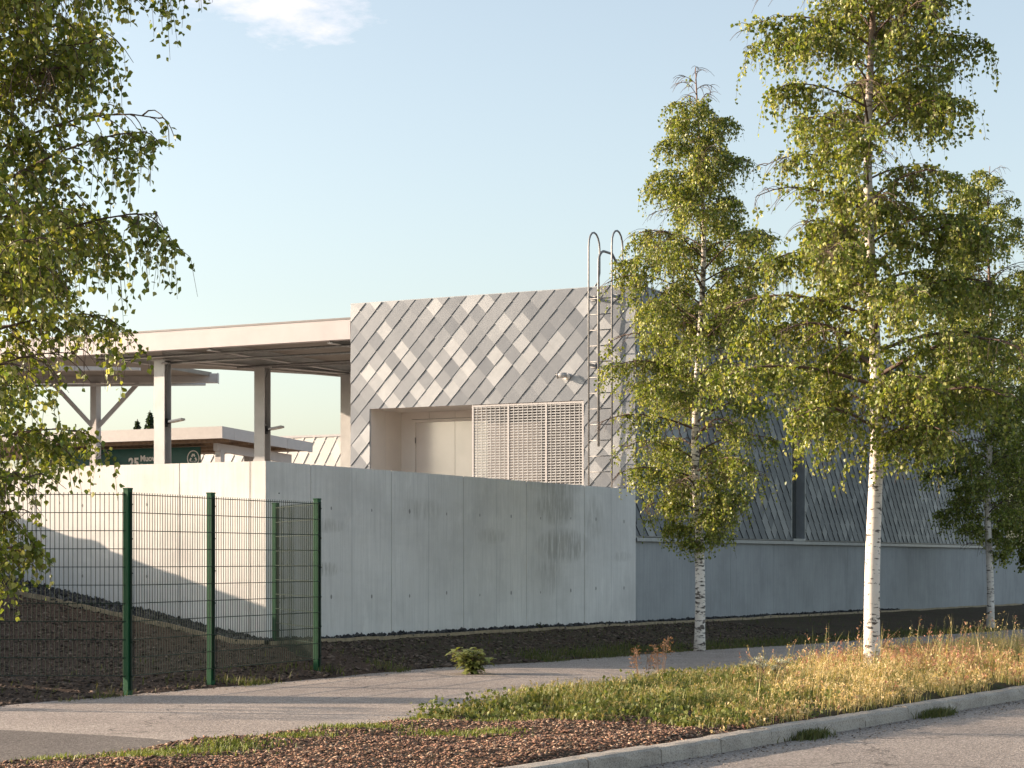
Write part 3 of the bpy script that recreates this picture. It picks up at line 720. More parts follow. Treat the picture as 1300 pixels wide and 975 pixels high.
# green sign
sx = Vector((-9.46, 59.9, 0)); dl = Vector((-CA, SA, 0)); nrm = Vector((-SA, -CA, 0))
us_, vs_ = UV(-9.46, 59.9)
sg = thing('sorting_sign', 'dark green sign reading 25 Muovi with a white triangle symbol in a ring', 'sign', (sx.x, sx.y, 4.0))
mb = MB(); mb.box(us_, us_ + .08, vs_ - 6.2, vs_, 4.0, 4.91); mb.build('board', M['sign'], sg, .005)
def text(body, s_left, z, size, bold=.0):
    cu = bpy.data.curves.new('t', 'FONT'); cu.body = body; cu.size = size; cu.extrude = .004; cu.offset = bold
    o = bpy.data.objects.new('t', cu); COL.objects.link(o); bpy.context.view_layer.update()
    me = bpy.data.meshes.new_from_object(o.evaluated_get(bpy.context.evaluated_depsgraph_get())); bpy.data.objects.remove(o)
    org = sx + dl * s_left + nrm * .006; right = -dl
    for vtx in me.vertices:
        c = vtx.co.copy(); p = org + right * c.x + Vector((0, 0, z + c.y)) + nrm * (c.z + .001); vtx.co = p
    me.materials.clear(); me.materials.append(M['signwhite'])
    o = link('lettering', me); o.parent = sg; o.matrix_parent_inverse = Matrix.Translation(-Vector(sg.location)); return o
def spx(px):   # distance along the sign of an image column
    r = (px - 650) / 2513; return (sx.x - r * sx.y) / (CA + r * SA)
text('25', spx(163.5), 4.34, .40, .016); text('Muovi', spx(178.3), 4.52, .245, .009); text('Plastic', spx(178.3), 4.34, .14, .0)
mb = MB(); cs, czz = spx(245.5), 4.56
def sp3(s_, z, o=.006): p = sx + dl * s_ + nrm * o; return (p.x, p.y, z)
mb.tube([sp3(cs + .215 * math.cos(a), czz + .23 * math.sin(a), .004) for a in np.linspace(0, 2 * math.pi, 25)], .016, 6, cap=False)
tri = [(0, .15), (-.135, -.09), (.135, -.09)]
for k in range(3):
    a, b_ = tri[k], tri[(k + 1) % 3]
    for t0, t1 in ((.08, .40), (.56, .92)):
        mb.bar(sp3(cs + a[0] + (b_[0] - a[0]) * t0, czz + a[1] + (b_[1] - a[1]) * t0, .004), sp3(cs + a[0] + (b_[0] - a[0]) * t1, czz + a[1] + (b_[1] - a[1]) * t1, .004), .012, .05, up=tuple(nrm.cross(Vector((0, 0, 1)))))
mb.build('ring_symbol', M['signwhite'], sg)
# hall with pale diamond cladding, farthest
u4, v4 = UV(*at(434, 552, 76)[:2])
hl = thing('pale_hall', 'pale cream clad hall in the far background beyond the canopy columns', 'building', W(u4, v4, 2))
mb = MB(); mb.box(u4 + .01, u4 + 9, v4 - 13, v4 + 5, .5, 6.2); mb.build('wall', M['white'], hl)
shingles('front_cladding', [(0, 18, 2.5, 6.22)], lambda x, z, o: W(u4 - o, v4 + 5 - x, z), hl, [M['tile_far'], M['tile_edge']], tw=.5, th=.9, rise=.04, seed=9)
mb = MB(); mb.box(u4 - .06, u4 + 9.05, v4 - 13, v4 + 5.05, 6.22, 6.30); mb.build('roof', M['white'], hl)

# ------------------------------------------------------------------ mesh fence
P1, P3, P4 = Vector((-4.24, 21.85, 0)), Vector((-2.52, 25.6, 0)), Vector((-3.30, 27.62, 0))
P2 = P1 + (P3 - P1) * .40; P0 = Vector((-7.6, 21.9, 0))
fen = thing('mesh_fence', 'dark green welded wire mesh fence on square posts in front of the concrete corner', 'fence', (P1.x, P1.y, .1))
FT, FB = 2.27, .14
def panel(a, b_, top=FT - .03, off=.045):
    mb = MB(); d = (b_ - a); L = d.length; d.normalize(); nn = Vector((d.y, -d.x, 0)) * off
    n = int(L / .05); 
    for i in range(n + 1):
        p = a + d * (L * i / n) + nn; mb.bar((p.x, p.y, top - 2.03), (p.x, p.y, top), .0055, .0055)
    for k in range(11):
        z = top - .025 - .2 * k
        for o in (-.006, .006):
            q = nn + Vector((d.y, -d.x, 0)) * o; s_, e = a + q, b_ + q; mb.bar((s_.x, s_.y, z), (e.x, e.y, z), .0085, .0085)
    mb.build('mesh_panel', M['greenwire'], fen)
def post(p, d, top=FT, w=.085):
    mb = MB(); d = d.normalized(); x = Vector((d.y, -d.x, 0)); z0 = height(*UV(p.x, p.y)) - .15
    def sq(hx, hy): return [p + d * hx * a + x * hy * b_ for a, b_ in ((-1, -1), (1, -1), (1, 1), (-1, 1))]
    q = sq(w / 2, w / 2 * .8); mb.hexa([(c.x, c.y, z0) for c in q] + [(c.x, c.y, top) for c in q])
    o = mb.build('post', M['greenpost'], fen, .004)
    mb = MB(); q = sq(w / 2 + .004, w / 2 * .8 + .004); mb.hexa([(c.x, c.y, top) for c in q] + [(c.x, c.y, top + .018) for c in q])
    c_ = mb.build('post_cap', M['greenpost'], o, .003); SUBFIX.append(c_)
    mb = MB(); c0 = p + x * (w / 2 * .8 + .012); mb.bar((c0.x, c0.y, z0 + .2), (c0.x, c0.y, top - .03), .03, .012, up=tuple(x))
    for k in range(6):
        cc = p + x * (w / 2 * .8 + .02); z = z0 + .35 + k * .38; mb.tube([(cc.x, cc.y, z), (cc.x + x.x * .01, cc.y + x.y * .01, z)], .01, 6)
    c_ = mb.build('clamp_strip', M['greenwire'], o); SUBFIX.append(c_)
dF = P3 - P1
LEFT = [P0 + Vector((-2.5 * k, 0, 0)) for k in (1, 2, 3)]
for p, d in [(q, Vector((1, 0, 0))) for q in LEFT] + [(P0, Vector((1, 0, 0))), (P1, dF), (P2, dF), (P3, dF), (P4, dF)]: post(p, d)
panel(P0, P1, off=.03); panel(LEFT[0], P0, off=.03); panel(LEFT[1], LEFT[0], off=.03); panel(LEFT[2], LEFT[1], off=.03); panel(P1, P2); panel(P2, P3); panel(P3, P4, off=.0)
for o in SUBFIX: pass

# ------------------------------------------------------------------ trees
def leafmesh(name, C, size, seed, parent, cols, hang=.75, mat_=None):
    """one folded pointed leaf per centre"""
    rg = np.random.default_rng(seed); n = len(C)
    s = size * rg.uniform(.65, 1.2, (n, 1))
    ax = rg.normal(size=(n, 3)) * .55; ax[:, 2] -= hang; ax /= np.linalg.norm(ax, axis=1, keepdims=True)
    rr = rg.normal(size=(n, 3)); sd_ = np.cross(ax, rr); sd_ /= np.linalg.norm(sd_, axis=1, keepdims=True)
    nm = np.cross(ax, sd_)
    w = .40; V = np.empty((n, 6, 3)); fold = rg.uniform(.05, .22, (n, 1))
    V[:, 0] = C; V[:, 1] = C + ax * s * .38 + sd_ * s * w + nm * s * fold; V[:, 2] = C + ax * s
    V[:, 3] = C + ax * s * .38 - sd_ * s * w + nm * s * fold
    V[:, 4] = C + ax * s * .12 + sd_ * s * .2 + nm * s * fold * .5; V[:, 5] = C + ax * s * .12 - sd_ * s * .2 + nm * s * fold * .5
    F0 = np.array([(0, 4, 1, 2), (0, 2, 3, 5)]); F = (F0[None] + (np.arange(n) * 6)[:, None, None]).reshape(-1, 4)
    c = np.array(cols)[rg.integers(0, len(cols), n)] * rg.uniform(.72, 1.28, (n, 1))
    return bulk(name, V.reshape(-1, 3), F, mat_ or M['leaf'], parent, tone=np.repeat(c, 6, 0))
LEAFC = [(.15, .195, .034), (.195, .23, .04), (.115, .165, .03), (.25, .28, .06), (.38, .38, .14)]
def birch(label, base, H, prof, r0, nl, cb, leaf, seed, bark_, group, dens=1.0, fork=False, lean=(0, 0), maxdroop=.55, keep=None, wide=1.0, full=1.16, arch=.62, tipdrop=.10, thin=1.0, gap=-.17):
    rd = random.Random(seed); B = Vector(base)
    t = thing('birch_tree', label, 'tree', base, group)
    zs, rs = [p[0] for p in prof], [p[1] for p in prof]
    if zs[0] > zs[-1]: zs, rs = zs[::-1], rs[::-1]
    rs = [r * full for r in rs]
    PR = lambda z: float(np.interp(z, zs, rs))
    wx, wy = rd.uniform(0, 9), rd.uniform(0, 9)
    def tp(h):
        return Vector((B.x + lean[0] * h + .07 * math.sin(h * .9 + wx) * min(1, h / 3), B.y + lean[1] * h + .06 * math.sin(h * .8 + wy) * min(1, h / 3), B.z + h))
    n = int(H / .25); mb = MB(); pts = [tp(H * i / n) for i in range(n + 1)]; pts[0].z -= .25
    rad = [r0 * (1 - i / n) ** .85 + .008 + (.35 * r0 * math.exp(-i * .25 / .12)) for i in range(n + 1)]
    mb.tube(pts, rad, 14); mb.build('trunk', bark_, t)
    br = MB(); C = []
    gold = 2.39996; az0 = rd.uniform(0, 6.28)
    if fork: # two upright leaders leaving the stem
        pass
    for i in range(nl):
        f = (i + .5) / nl; h = cb + (H - cb - .15) * f ** .95; az = az0 + gold * i + rd.uniform(-.4, .4)
        p0 = tp(h); el = R(28 + 32 * f + rd.uniform(-8, 8))
        L = 0
        for k in range(8): L = .5 * L + .5 * PR(p0.z + L * ((1 - arch) * math.tan(el) * .8 - tipdrop) - .15)
        L *= rd.uniform(.72, 1.02)
        if keep is not None and p0.x + L * math.cos(az) < -4.3: L *= .5
        L = max(L, .12); d = Vector((math.cos(az), math.sin(az), 0)); ns = 7; lp = []
        rise = L * math.tan(el) * .8
        bend = rd.uniform(-.25, .25)
        for k in range(ns + 1):
            s = k / ns; q = p0 + Vector((math.cos(az + bend * s), math.sin(az + bend * s), 0)) * (L * s) + Vector((0, 0, rise * (s - arch * s * s) - tipdrop * L * s ** 4))
            lp.append(q)
        rb = max(.005, min(.03, .014 * L) * (1 - .5 * f)) * thin; br.tube(lp, [rb * (1 - .8 * k / ns) + .002 for k in range(ns + 1)], 6, cap=False)
        nsb = max(3, int((4 + 6.5 * L) * dens))
        for j in range(nsb):
            s = .12 + .9 * (j + rd.random()) / nsb; s = min(s, 1.0); k = min(int(s * ns), ns - 1); q = lp[k].lerp(lp[k + 1], s * ns - k)
            sa = az + (1 if j % 2 else -1) * R(rd.uniform(20, 85)); sl = (.20 + .30 * L * (1.15 - s)) * rd.uniform(.6, 1.2) * wide
            se = rd.uniform(-.1, .6); sp_ = []
            for m_ in range(5):
                w = m_ / 4; sp_.append(q + Vector((math.cos(sa), math.sin(sa), 0)) * sl * w + Vector((0, 0, sl * (se * w - .75 * w * w))))
            hx = tp(max(0, sp_[3].z - B.z))
            if math.hypot(sp_[3].x - hx.x, sp_[3].y - hx.y) > PR(sp_[3].z - .1) * 1.15 + .1: continue
            br.tube(sp_, [.006, .005, .004, .003, .002], 4, cap=False)
            if noise.noise(Vector((sp_[2].x * .95, sp_[2].y * .95, sp_[2].z * 1.2 + seed * 3))) > gap - .08:
                for e in range(int(sl / (leaf * .42))):
                    w = rd.uniform(.1, 1.0); kk = min(int(w * 4), 3); c = sp_[kk].lerp(sp_[kk + 1], w * 4 - kk); C.append((c.x + rd.gauss(0, leaf * .6), c.y + rd.gauss(0, leaf * .6), c.z + rd.gauss(0, leaf * .5)))
            ntw = max(2, int((2 + 6 * sl) * dens))
            for m_ in range(ntw):
                w = rd.uniform(.1, 1); kk = min(int(w * 4), 3); q2 = sp_[kk].lerp(sp_[kk + 1], w * 4 - kk)
                hx = tp(max(0, q2.z - B.z))
                if math.hypot(q2.x - hx.x, q2.y - hx.y) > PR(q2.z - .15) * 1.12 + .12: continue
                if noise.noise(Vector((q2.x * .95, q2.y * .95, q2.z * 1.2 + seed * 3))) < gap: continue
                tl = rd.uniform(.12, maxdroop) * (.5 + .5 * min(1, L)); ta = rd.uniform(0, 6.28); ol = rd.uniform(.1, .55) * tl
                a1 = q2 + Vector((math.cos(ta) * ol * .7, math.sin(ta) * ol * .7, -tl * .25)); a2 = q2 + Vector((math.cos(ta) * ol, math.sin(ta) * ol, -tl))
                br.tube([q2, a1, a2], [.003, .002, .0012], 3, cap=False)
                nlv = int(3 + tl / (leaf * .62))
                for e in range(nlv):
                    w2 = (e + rd.random()) / nlv
                    c = q2.lerp(a1, w2 * 2) if w2 < .5 else a1.lerp(a2, w2 * 2 - 1)
                    C.append((c.x + rd.gauss(0, leaf * .5), c.y + rd.gauss(0, leaf * .5), c.z + rd.gauss(0, leaf * .35)))
    C = np.array(C); 
    ax_ = np.array([tp(max(0, z - B.z))[:] for z in C[:, 2]]); dx, dy = C[:, 0] - ax_[:, 0], C[:, 1] - ax_[:, 1]
    rr = np.hypot(dx, dy); lim = np.interp(C[:, 2], zs, rs); ang = np.arctan2(dy, dx)
    wobn = np.array([noise.noise(Vector((math.cos(a) * 1.3, math.sin(a) * 1.3, z * 1.2 + seed))) for a, z in zip(ang, C[:, 2])])
    hole = np.array([noise.noise(Vector((c[0] * 1.7, c[1] * 1.7, c[2] * 1.9 + seed * 3))) for c in C])
    ok = (rr < (lim * (1.25 + .35 * wobn) + .25)) & (hole > -.42)
    if keep is not None: ok &= keep(C)
    C = C[ok]
    br.build('branches', M['branch'], t, fix=False)
    leafmesh('foliage', C, leaf, seed, t, LEAFC); print('leaves', label[:30], len(C))
    return t
G = 'birches along the path'
prof2 = [(10.2, 0), (9.8, .2), (9.2, .42), (8.5, .75), (7.9, .95), (7.5, .7), (7.1, 1.2), (6.3, 1.5), (5.4, 1.62), (4.5, 1.55), (3.4, 1.45), (2.9, 1.3), (2.3, 1.05), (1.8, .6), (1.5, 0)]
u, v = UV(3.2, 33.8)
birch('slender white birch at the path edge, its crown hiding the corner of the shingled building', (3.2, 33.8, height(u, v)), 10.0, prof2, .085, 80, 1.8, .052, 21, M['bark_dark'], G, dens=1.45, gap=-.09, full=1.14)
prof3 = [(11, 0), (10, .7), (9.2, 1.1), (8.6, 1.4), (8, 1.45), (7.5, 1.15), (6.95, 1.3), (6.6, 1.45), (6.3, 1.05), (6.0, 1.3), (5.5, 1.25), (5, 1.5), (4.5, 1.8), (4, 1.85), (3.5, 1.7), (3, 1.35), (2.6, .9), (2.3, .3), (2.1, 0)]
birch('largest birch with bright white trunk rising from the golden grass verge', (4.57, 25.1, 0.04), 10.9, prof3, .10, 78, 2.8, .057, 33, M['bark'], G, dens=1.5, full=1.22, gap=-.08)
prof4 = [(11.4, 0), (10.6, .5), (9.6, 1.1), (8, 1.5), (6, 1.7), (4.5, 1.6), (3.2, 1.3), (2.2, 1.0), (1.5, .5), (1.2, 0)]
u, v = UV(11.6, 48)
birch('farthest birch at the right edge with dark shaded lower crown before the base wall', (11.6, 48.0, height(u, v)), 11.2, prof4, .085, 74, 1.7, .07, 45, M['bark'], G, dens=1.3)
profL = [(9.5, 0), (8.5, .9), (7, 1.3), (5.6, 1.5), (5, 1.65), (4.7, 1.65), (4.4, 1.25), (4.05, 2.0), (3.75, 2.0), (3.3, 1.7), (3.0, 1.4), (2.6, 1.1), (2.1, 1.0), (1.8, .85), (1.5, .65), (1.2, .4), (1.0, 0)]
birch('near birch whose drooping leafy branches fill the left edge of the picture', (-3.6, 12.6, 0), 9.4, profL, .07, 98, 1.3, .045, 58, M['bark'], G, dens=1.4, maxdroop=.42, full=.96, arch=.42, tipdrop=.05, thin=.55, gap=-.36,
      keep=lambda C: C[:, 0] > -4.9)

u, v = UV(15.0, 56.5)
birch('dark shaded birch mostly cut off by the right edge, beyond the farthest whole birch', (15.0, 56.5, height(u, v)), 8.6, [(8.8, 0), (8, .7), (6, 1.5), (4, 1.7), (2.5, 1.4), (1.2, .6), (.9, 0)], .07, 50, 1.0, .09, 66, M['bark'], G, dens=1.2)
birch('thin sparse young birch behind the left tree, outside the picture', (-14.0, 20.9, 0), 7.2, [(7.3, 0), (6.5, .4), (5, .8), (3.5, .9), (2.2, .7), (1.6, 0)], .06, 26, 1.8, .055, 91, M['bark'], G, dens=.8, gap=-.05)  # unseen tree added to throw shadow streaks over path and road
def spruce(x, y, H, w, label, seed):
    rd = random.Random(seed); t = thing('spruce_tree', label, 'tree', (x, y, 0), 'spruces in the far background')
    mb = MB(); mb.tube([(x, y, 0), (x, y, H)], [.18, .02], 6); mb.build('trunk', M['branch'], t)
    C = []
    for k in range(9000):
        q = rd.random() ** .6; r = (w * q + .05) * (.72 + .28 * math.cos(q * 4.5 / .38 * 6.28 + k % 3)); a = rd.uniform(0, 6.28); s_ = r * rd.random() ** .5
        C.append((x + math.cos(a) * s_, y + math.sin(a) * s_, H - .05 - 4.5 * q - s_ * .3))
    leafmesh('crown', np.array(C), .16, seed, t, [(.02, .035, .015), (.03, .05, .02)], .5)
x, y, z = at(190.5, 521, 92); spruce(x, y, z, 1.3, 'taller dark spruce top showing above the shelter roof', 3)
x, y, z = at(174.5, 532, 94); spruce(x, y, z, 1.0, 'shorter dark spruce top beside the taller one, above the shelter roof', 4)

# ------------------------------------------------------------------ grasses
def blades(name, P, hgt, cols, seed, label, cat, width=.006, lean=.35, heads=0.0, headcols=None, kind='stuff', wind=(.1, 0)):
    rg = np.random.default_rng(seed); n = len(P); h = hgt[:, None] if hasattr(hgt, '__len__') else np.full((n, 1), hgt)
    az = rg.uniform(0, 6.28, n); ln = np.abs(rg.normal(0, lean, n))[:, None]
    D = np.stack([np.cos(az), np.sin(az), np.zeros(n)], 1) * ln + np.array([wind[0], wind[1], 0])
    a2 = rg.uniform(0, 6.28, n); S = np.stack([np.cos(a2), np.sin(a2), np.zeros(n)], 1) * (width * rg.uniform(.6, 1.4, (n, 1)))
    U = np.array([0, 0, 1.0])
    V = np.empty((n, 7, 3))
    for k, t, w in ((0, 0, 1), (2, .4, .8), (4, .75, .5)):
        c = P + U * h * t * (1 - .12 * ln * t) + D * h * t * t; V[:, k] = c - S * w; V[:, k + 1] = c + S * w
    V[:, 6] = P + U * h * (1 - .25 * ln) + D * h
    n7 = (np.arange(n) * 7)[:, None]
    F = np.concatenate([n7 + np.array([[0, 1, 3, 2]]), n7 + np.array([[2, 3, 5, 4]]), n7 + np.array([[4, 5, 6, 6]])])
    # triangles as quads would be degenerate: use triangles throughout
    F = np.concatenate([n7 + np.array([[0, 1, 3]]), n7 + np.array([[0, 3, 2]]), n7 + np.array([[2, 3, 5]]), n7 + np.array([[2, 5, 4]]), n7 + np.array([[4, 5, 6]])])
    c = (np.array(cols)[rg.integers(0, len(cols), n)] if not callable(cols) else cols(P, rg)) * rg.uniform(.75, 1.25, (n, 1))
    T = np.repeat(c, 7, 0); VV = V.reshape(-1, 3)
    if heads > 0:
        sel = np.where(rg.random(n) < heads)[0]; m_ = 9; tip = V[sel, 6]; b4 = (V[sel, 4] + V[sel, 5]) / 2
        t = rg.uniform(0, 1, (len(sel), m_, 1)); pos = b4[:, None] * (1 - t) + tip[:, None] * t + rg.normal(0, .008, (len(sel), m_, 3))
        d1 = rg.normal(0, .009, (len(sel), m_, 3)); d1[:, :, 2] += .012; d2 = rg.normal(0, .005, (len(sel), m_, 3))
        HV = np.stack([pos, pos + d1 + d2, pos + d1 - d2], 2).reshape(-1, 3)
        hc = np.array(headcols)[rg.integers(0, len(headcols), len(sel))] if not callable(headcols) else headcols(P[sel], rg)
        HT = np.repeat(hc * rg.uniform(.8, 1.2, (len(sel), 1)), m_ * 3, 0)
        HF = np.arange(len(HV)).reshape(-1, 3) + len(VV); VV = np.concatenate([VV, HV]); T = np.concatenate([T, HT]); F = np.concatenate([F, HF])
    return tag(bulk(name, VV, F, M['grass'], tone=T), label, cat, kind=kind)
def scatter(n, u0, u1, vlo, vhi, test, seed):
    rg = np.random.default_rng(seed); out_ = []; tries = 0
    while len(out_) < n and tries < n * 40:
        tries += 1; a = rg.uniform(u0, u1); lo, hi = vlo(a), vhi(a); v_ = rg.uniform(lo, hi)
        x, y, _ = W(a, v_)
        p = test(a, v_, x, y)
        if rg.random() < p: out_.append((x, y, height(a, v_) - .01, a, v_))
    return np.array(out_)
def ns(x, y, f, o=0): return noise.noise(Vector((x * f, y * f, o)))
# golden grass
gx = lambda x, y: x - (1.75 + (y - 17.5) * .135)
S = scatter(26000, -8.0, 20, lambda a: near(a) - .05, lambda a: kerbv(a) - .02, lambda a, v, x, y: float(sstep(-.15, .75, gx(x, y) + .6 * ns(x, y, 1.3))) * (1 if a < 8 else .6) * float(sstep(-.35, .25, ns(x, y, 2.2, 4))), 5)
edge = np.clip((kerbv(S[:, 3]) - S[:, 4]) / .9, 0, 1); hh = (.12 + .21 * edge) * np.where(np.random.default_rng(5).random(len(S)) < .07, 1.2 + .9 * np.random.default_rng(6).random(len(S)), .9) * (.55 + .45 * sstep(0, 2.0, np.array([gx(a, b_) for a, b_ in S[:, :2]]))) * np.random.default_rng(1).uniform(.55, 1.2, len(S)) * (1 + .3 * np.array([ns(a, b_, 1.1, 8) for a, b_ in S[:, :2]]))
def dryc(P_, rg):
    base = np.array([(.50, .39, .17), (.44, .36, .15), (.58, .47, .24), (.28, .27, .09), (.20, .22, .07)])[rg.integers(0, 5, len(P_))]; return base
def headc(P_, rg):
    n = len(P_); red = np.array([(.48, .22, .17), (.55, .30, .21)])[rg.integers(0, 2, n)]; gold = np.array([(.66, .52, .30), (.58, .44, .23)])[rg.integers(0, 2, n)]
    k = np.clip(1.1 - np.hypot(P_[:, 0] - 5.0, (P_[:, 1] - 25.6) * .7) / 2.2, 0, 1)[:, None]; k = (rg.random((n, 1)) < k * .95 + .08); return np.where(k, red, gold)
blades('golden_grass', S[:, :3], hh, dryc, 3, 'tall golden seeding grass in the verge around the largest birch', 'grass', .0045, .28, .55, headc)
# green herbs in the middle
S = scatter(13000, -8.2, 1.0, lambda a: near(a) + .0, lambda a: kerbv(a) - .05, lambda a, v, x, y: float(sstep(-7.5, -6.6, a + .9 * ns(x, y, 1.6))) * float(1 - sstep(.2, 1.3, gx(x, y) + .5 * ns(x, y, 1.1, 5))) * (1 if v < kerbv(a) - .3 else .4) * float(sstep(-.45, .1, ns(x, y, 2.2, 2))), 9)
if len(S):
    hh = np.random.default_rng(2).uniform(.06, .25, len(S)) * (.4 + .6 * sstep(-7.3, -5.6, S[:, 3]))
    blades('green_grass', S[:, :3], hh, [(.17, .19, .05), (.21, .22, .07), (.26, .25, .09), (.13, .15, .04)], 4, 'fresh green grass and herbs in the verge between mulch and golden grass', 'grass', .006, .45, .12, [(.35, .28, .13)])
    rg = np.random.default_rng(8); cl = S[rg.integers(0, len(S), 420)]; C = []
    for c in cl:
        k = rg.integers(14, 34); hgt = rg.uniform(.06, .26); C.append(np.stack([rg.normal(c[0], .06, k), rg.normal(c[1], .06, k), c[2] + rg.uniform(.02, hgt * .8, k)], 1))
    o = leafmesh('broadleaf_herbs', np.concatenate(C), .045, 12, None, [(.11, .14, .035), (.15, .18, .05), (.20, .22, .07)], -.1, M['grass']); tag(o, 'low leafy green herbs crowding the verge between mulch and golden grass', 'weeds', kind='stuff')
# moss and short tufts on the mulch
spots = [(60, 965), (200, 955), (235, 952), (280, 950), (380, 935), (430, 925), (470, 925), (540, 913), (575, 905), (180, 962), (300, 945), (620, 930), (560, 930), (640, 915), (690, 903)]
rg = np.random.default_rng(77); PP = []
for px, py in spots:
    Y = 1.46 * 2513 / (py - 710); x = (px - 650) / 2513 * Y
    for _ in range(380):
        a, b_ = x + rg.normal(0, .16), Y + rg.normal(0, .14); u, v = UV(a, b_)
        if near(u) - .08 < v < kerbv(u): PP.append((a, b_, height(u, v) - .005))
PP = np.array(PP); blades('verge_tufts', PP, rg.uniform(.02, .06, len(PP)), [(.16, .19, .04), (.20, .22, .06), (.12, .16, .035)], 21, 'short bright green tufts growing through the bark mulch', 'grass', .005, .6)
# grass on the shaded bank
S = scatter(9000, -7, 24, lambda a: .5, lambda a: far(a) + .12, lambda a, v, x, y: float(sstep(far(a) - 1.3, far(a), v)) * float(sstep(-.1, .35, ns(x, y, 1.5, 6) + (.25 if a > 3 else -.25))) + .015, 31)
blades('bank_grass', S[:, :3], np.random.default_rng(3).uniform(.03, .13, len(S)), [(.07, .09, .025), (.10, .12, .03), (.13, .12, .05)], 22, 'sparse grass on the shaded earth bank under the concrete wall', 'grass', .006, .5)
# tufts growing in the gutter, each its own plant
for (px, py, r_, lb) in ((1000, 936, .10, 'grass tuft in the gutter against the kerb, nearest to the camera'), (1162, 908, .13, 'wider grass tuft in the gutter against the kerb, below the white birch')):
    Y = 1.61 * 2513 / (py - 710); x = (px - 650) / 2513 * Y; n = 650; a0, _v = UV(x, Y)
    aa = rg.normal(a0, r_ * 1.5, n); vv = kerbv(aa) + .18 + np.abs(rg.normal(0, .07, n)); Q = np.array([W(a, b_, -.112) for a, b_ in zip(aa, vv)])
    o = blades('grass_tuft', Q, rg.uniform(.03, .11, len(Q)), [(.08, .10, .03), (.13, .13, .05)], 30, lb, 'grass tuft', .005, .6, kind=None); o['group'] = 'grass tufts in the gutter'

def leafy_plant(name, label, px, py, Y, hgt, spread, nst, leaf, cols, seed, group=None, sharp=False):
    rd = random.Random(seed); x, y, _ = at(px, py, Y); u, v = UV(x, y); z = height(u, v)
    t = thing(name, label, 'plant', (x, y, z), group); mb = MB(); V = []; F = []; T = []
    for i in range(nst):
        a = rd.uniform(0, 6.28); L = hgt * rd.uniform(.6, 1.1); o = spread * rd.uniform(.2, 1)
        p = [Vector((x + math.cos(a) * o * s * s, y + math.sin(a) * o * s * s, z + L * s * (1 - .25 * s))) for s in (0, .33, .66, 1)]
        mb.tube(p, [.005, .004, .003, .002], 4)
        for k in range(rd.randint(4, 8)):
            s = rd.uniform(.08, .99); q = p[min(2, int(s * 3))].lerp(p[min(3, int(s * 3) + 1)], s * 3 - int(s * 3)); la = rd.uniform(0, 6.28); ll = leaf * rd.uniform(.6, 1.2); w = ll * .17
            d = Vector((math.cos(la), math.sin(la), rd.uniform(-.1, .6))).normalized(); sdv = d.cross(Vector((0, 0, 1))).normalized()
            n = len(V); c = np.array(cols[rd.randrange(len(cols))]) * rd.uniform(.8, 1.2)
            V += [q, q + d * ll * .45 + sdv * w + Vector((0, 0, .01)), q + d * ll * .45 - sdv * w + Vector((0, 0, .01)), q + d * ll * .8 + sdv * w * .6 - Vector((0, 0, ll * .1)), q + d * ll * .8 - sdv * w * .6 - Vector((0, 0, ll * .1)), q + d * ll - Vector((0, 0, ll * .25))]
            F += [(n, n + 2, n + 1), (n + 1, n + 2, n + 4), (n + 1, n + 4, n + 3), (n + 3, n + 4, n + 5)]; T += [c] * 6
    mb.build('stems', M['branch'], t, fix=False)
    bulk('leaves', np.array([tuple(a) for a in V]), np.array(F), M['grass'], t, tone=np.array(T))
    return t
leafy_plant('leafy_weed', 'bushy leafy weed at the far edge of the path, its long leaves sunlit', 600, 852, 25.9, .42, .34, 60, .19, [(.24, .27, .08), (.30, .32, .11), (.17, .20, .06)], 3)
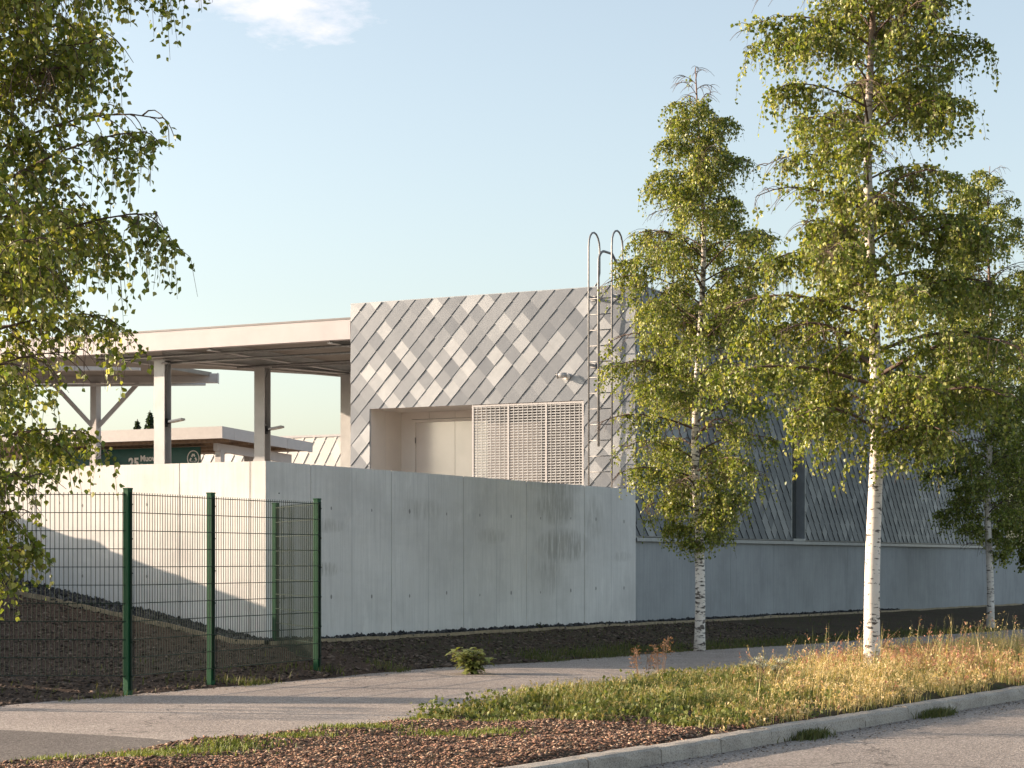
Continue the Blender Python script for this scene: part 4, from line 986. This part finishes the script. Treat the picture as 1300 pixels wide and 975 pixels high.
leafy_plant('wall_weed', 'small dark weed at the foot of the concrete wall near its right end', 742, 797, 37.5, .34, .12, 7, .07, [(.05, .07, .02)], 5)
leafy_plant('wall_weed', 'small dark weed at the foot of the base wall left of the white trunk', 1015, 783, 50, .35, .18, 10, .10, [(.05, .07, .02)], 6)
leafy_plant('wall_weed', 'tiny dark weed on the gravel left of the small weed near the wall end', 683, 798, 34.8, .16, .12, 8, .07, [(.05, .07, .02)], 7)

def umbel(name, label, px, py, Y, hgt, seed, white=True):
    rd = random.Random(seed); x, y, _ = at(px, py, Y); u, v = UV(x, y); z = height(u, v); t = thing(name, label, 'plant', (x, y, z)); mb = MB(); C = []
    for i in range(6):
        a = rd.uniform(0, 6.28); o = rd.uniform(.02, .15); top = Vector((x + math.cos(a) * o, y + math.sin(a) * o, z + hgt * rd.uniform(.75, 1.05)))
        mb.tube([(x + math.cos(a) * o * .3, y + math.sin(a) * o * .3, z), top], [.003, .002], 4)
        for k in range(9):
            e = top + Vector((rd.uniform(-.05, .05), rd.uniform(-.05, .05), rd.uniform(0, .02) if white else rd.uniform(-.2, .02))); mb.tube([top - Vector((0, 0, .05)), e], .0012, 3, cap=False)
            for q in range(5): C.append((e.x + rd.gauss(0, .012), e.y + rd.gauss(0, .012), e.z + rd.gauss(0, .004)))
    mb.build('stems', M['stalk'] if not white else M['branch'], t, fix=False)
    leafmesh('flower_heads' if white else 'dry_heads', np.array(C), .016, seed, t, [(.5, .5, .42)] if white else [(.30, .16, .09)], -.1, M['grass'])
umbel('yarrow_plant', 'white flowering yarrow in the verge, left one of two beside the golden grass', 962, 880, 21.0, .42, 3)
umbel('yarrow_plant', 'white flowering yarrow in the verge, right one of two beside the golden grass', 984, 884, 20.8, .40, 4)
umbel('dry_weed', 'dry brown seeding weed at the far side of the verge, left one of two', 815, 878, 22.6, .52, 5, False)
umbel('dry_weed', 'dry brown seeding weed at the far side of the verge, right one of two', 838, 878, 22.4, .55, 6, False)

# sub-parts were built in world coordinates: give them a clean parent inverse
bpy.context.view_layer.update()
for o in SUBFIX: o.matrix_parent_inverse = o.parent.matrix_world.inverted()
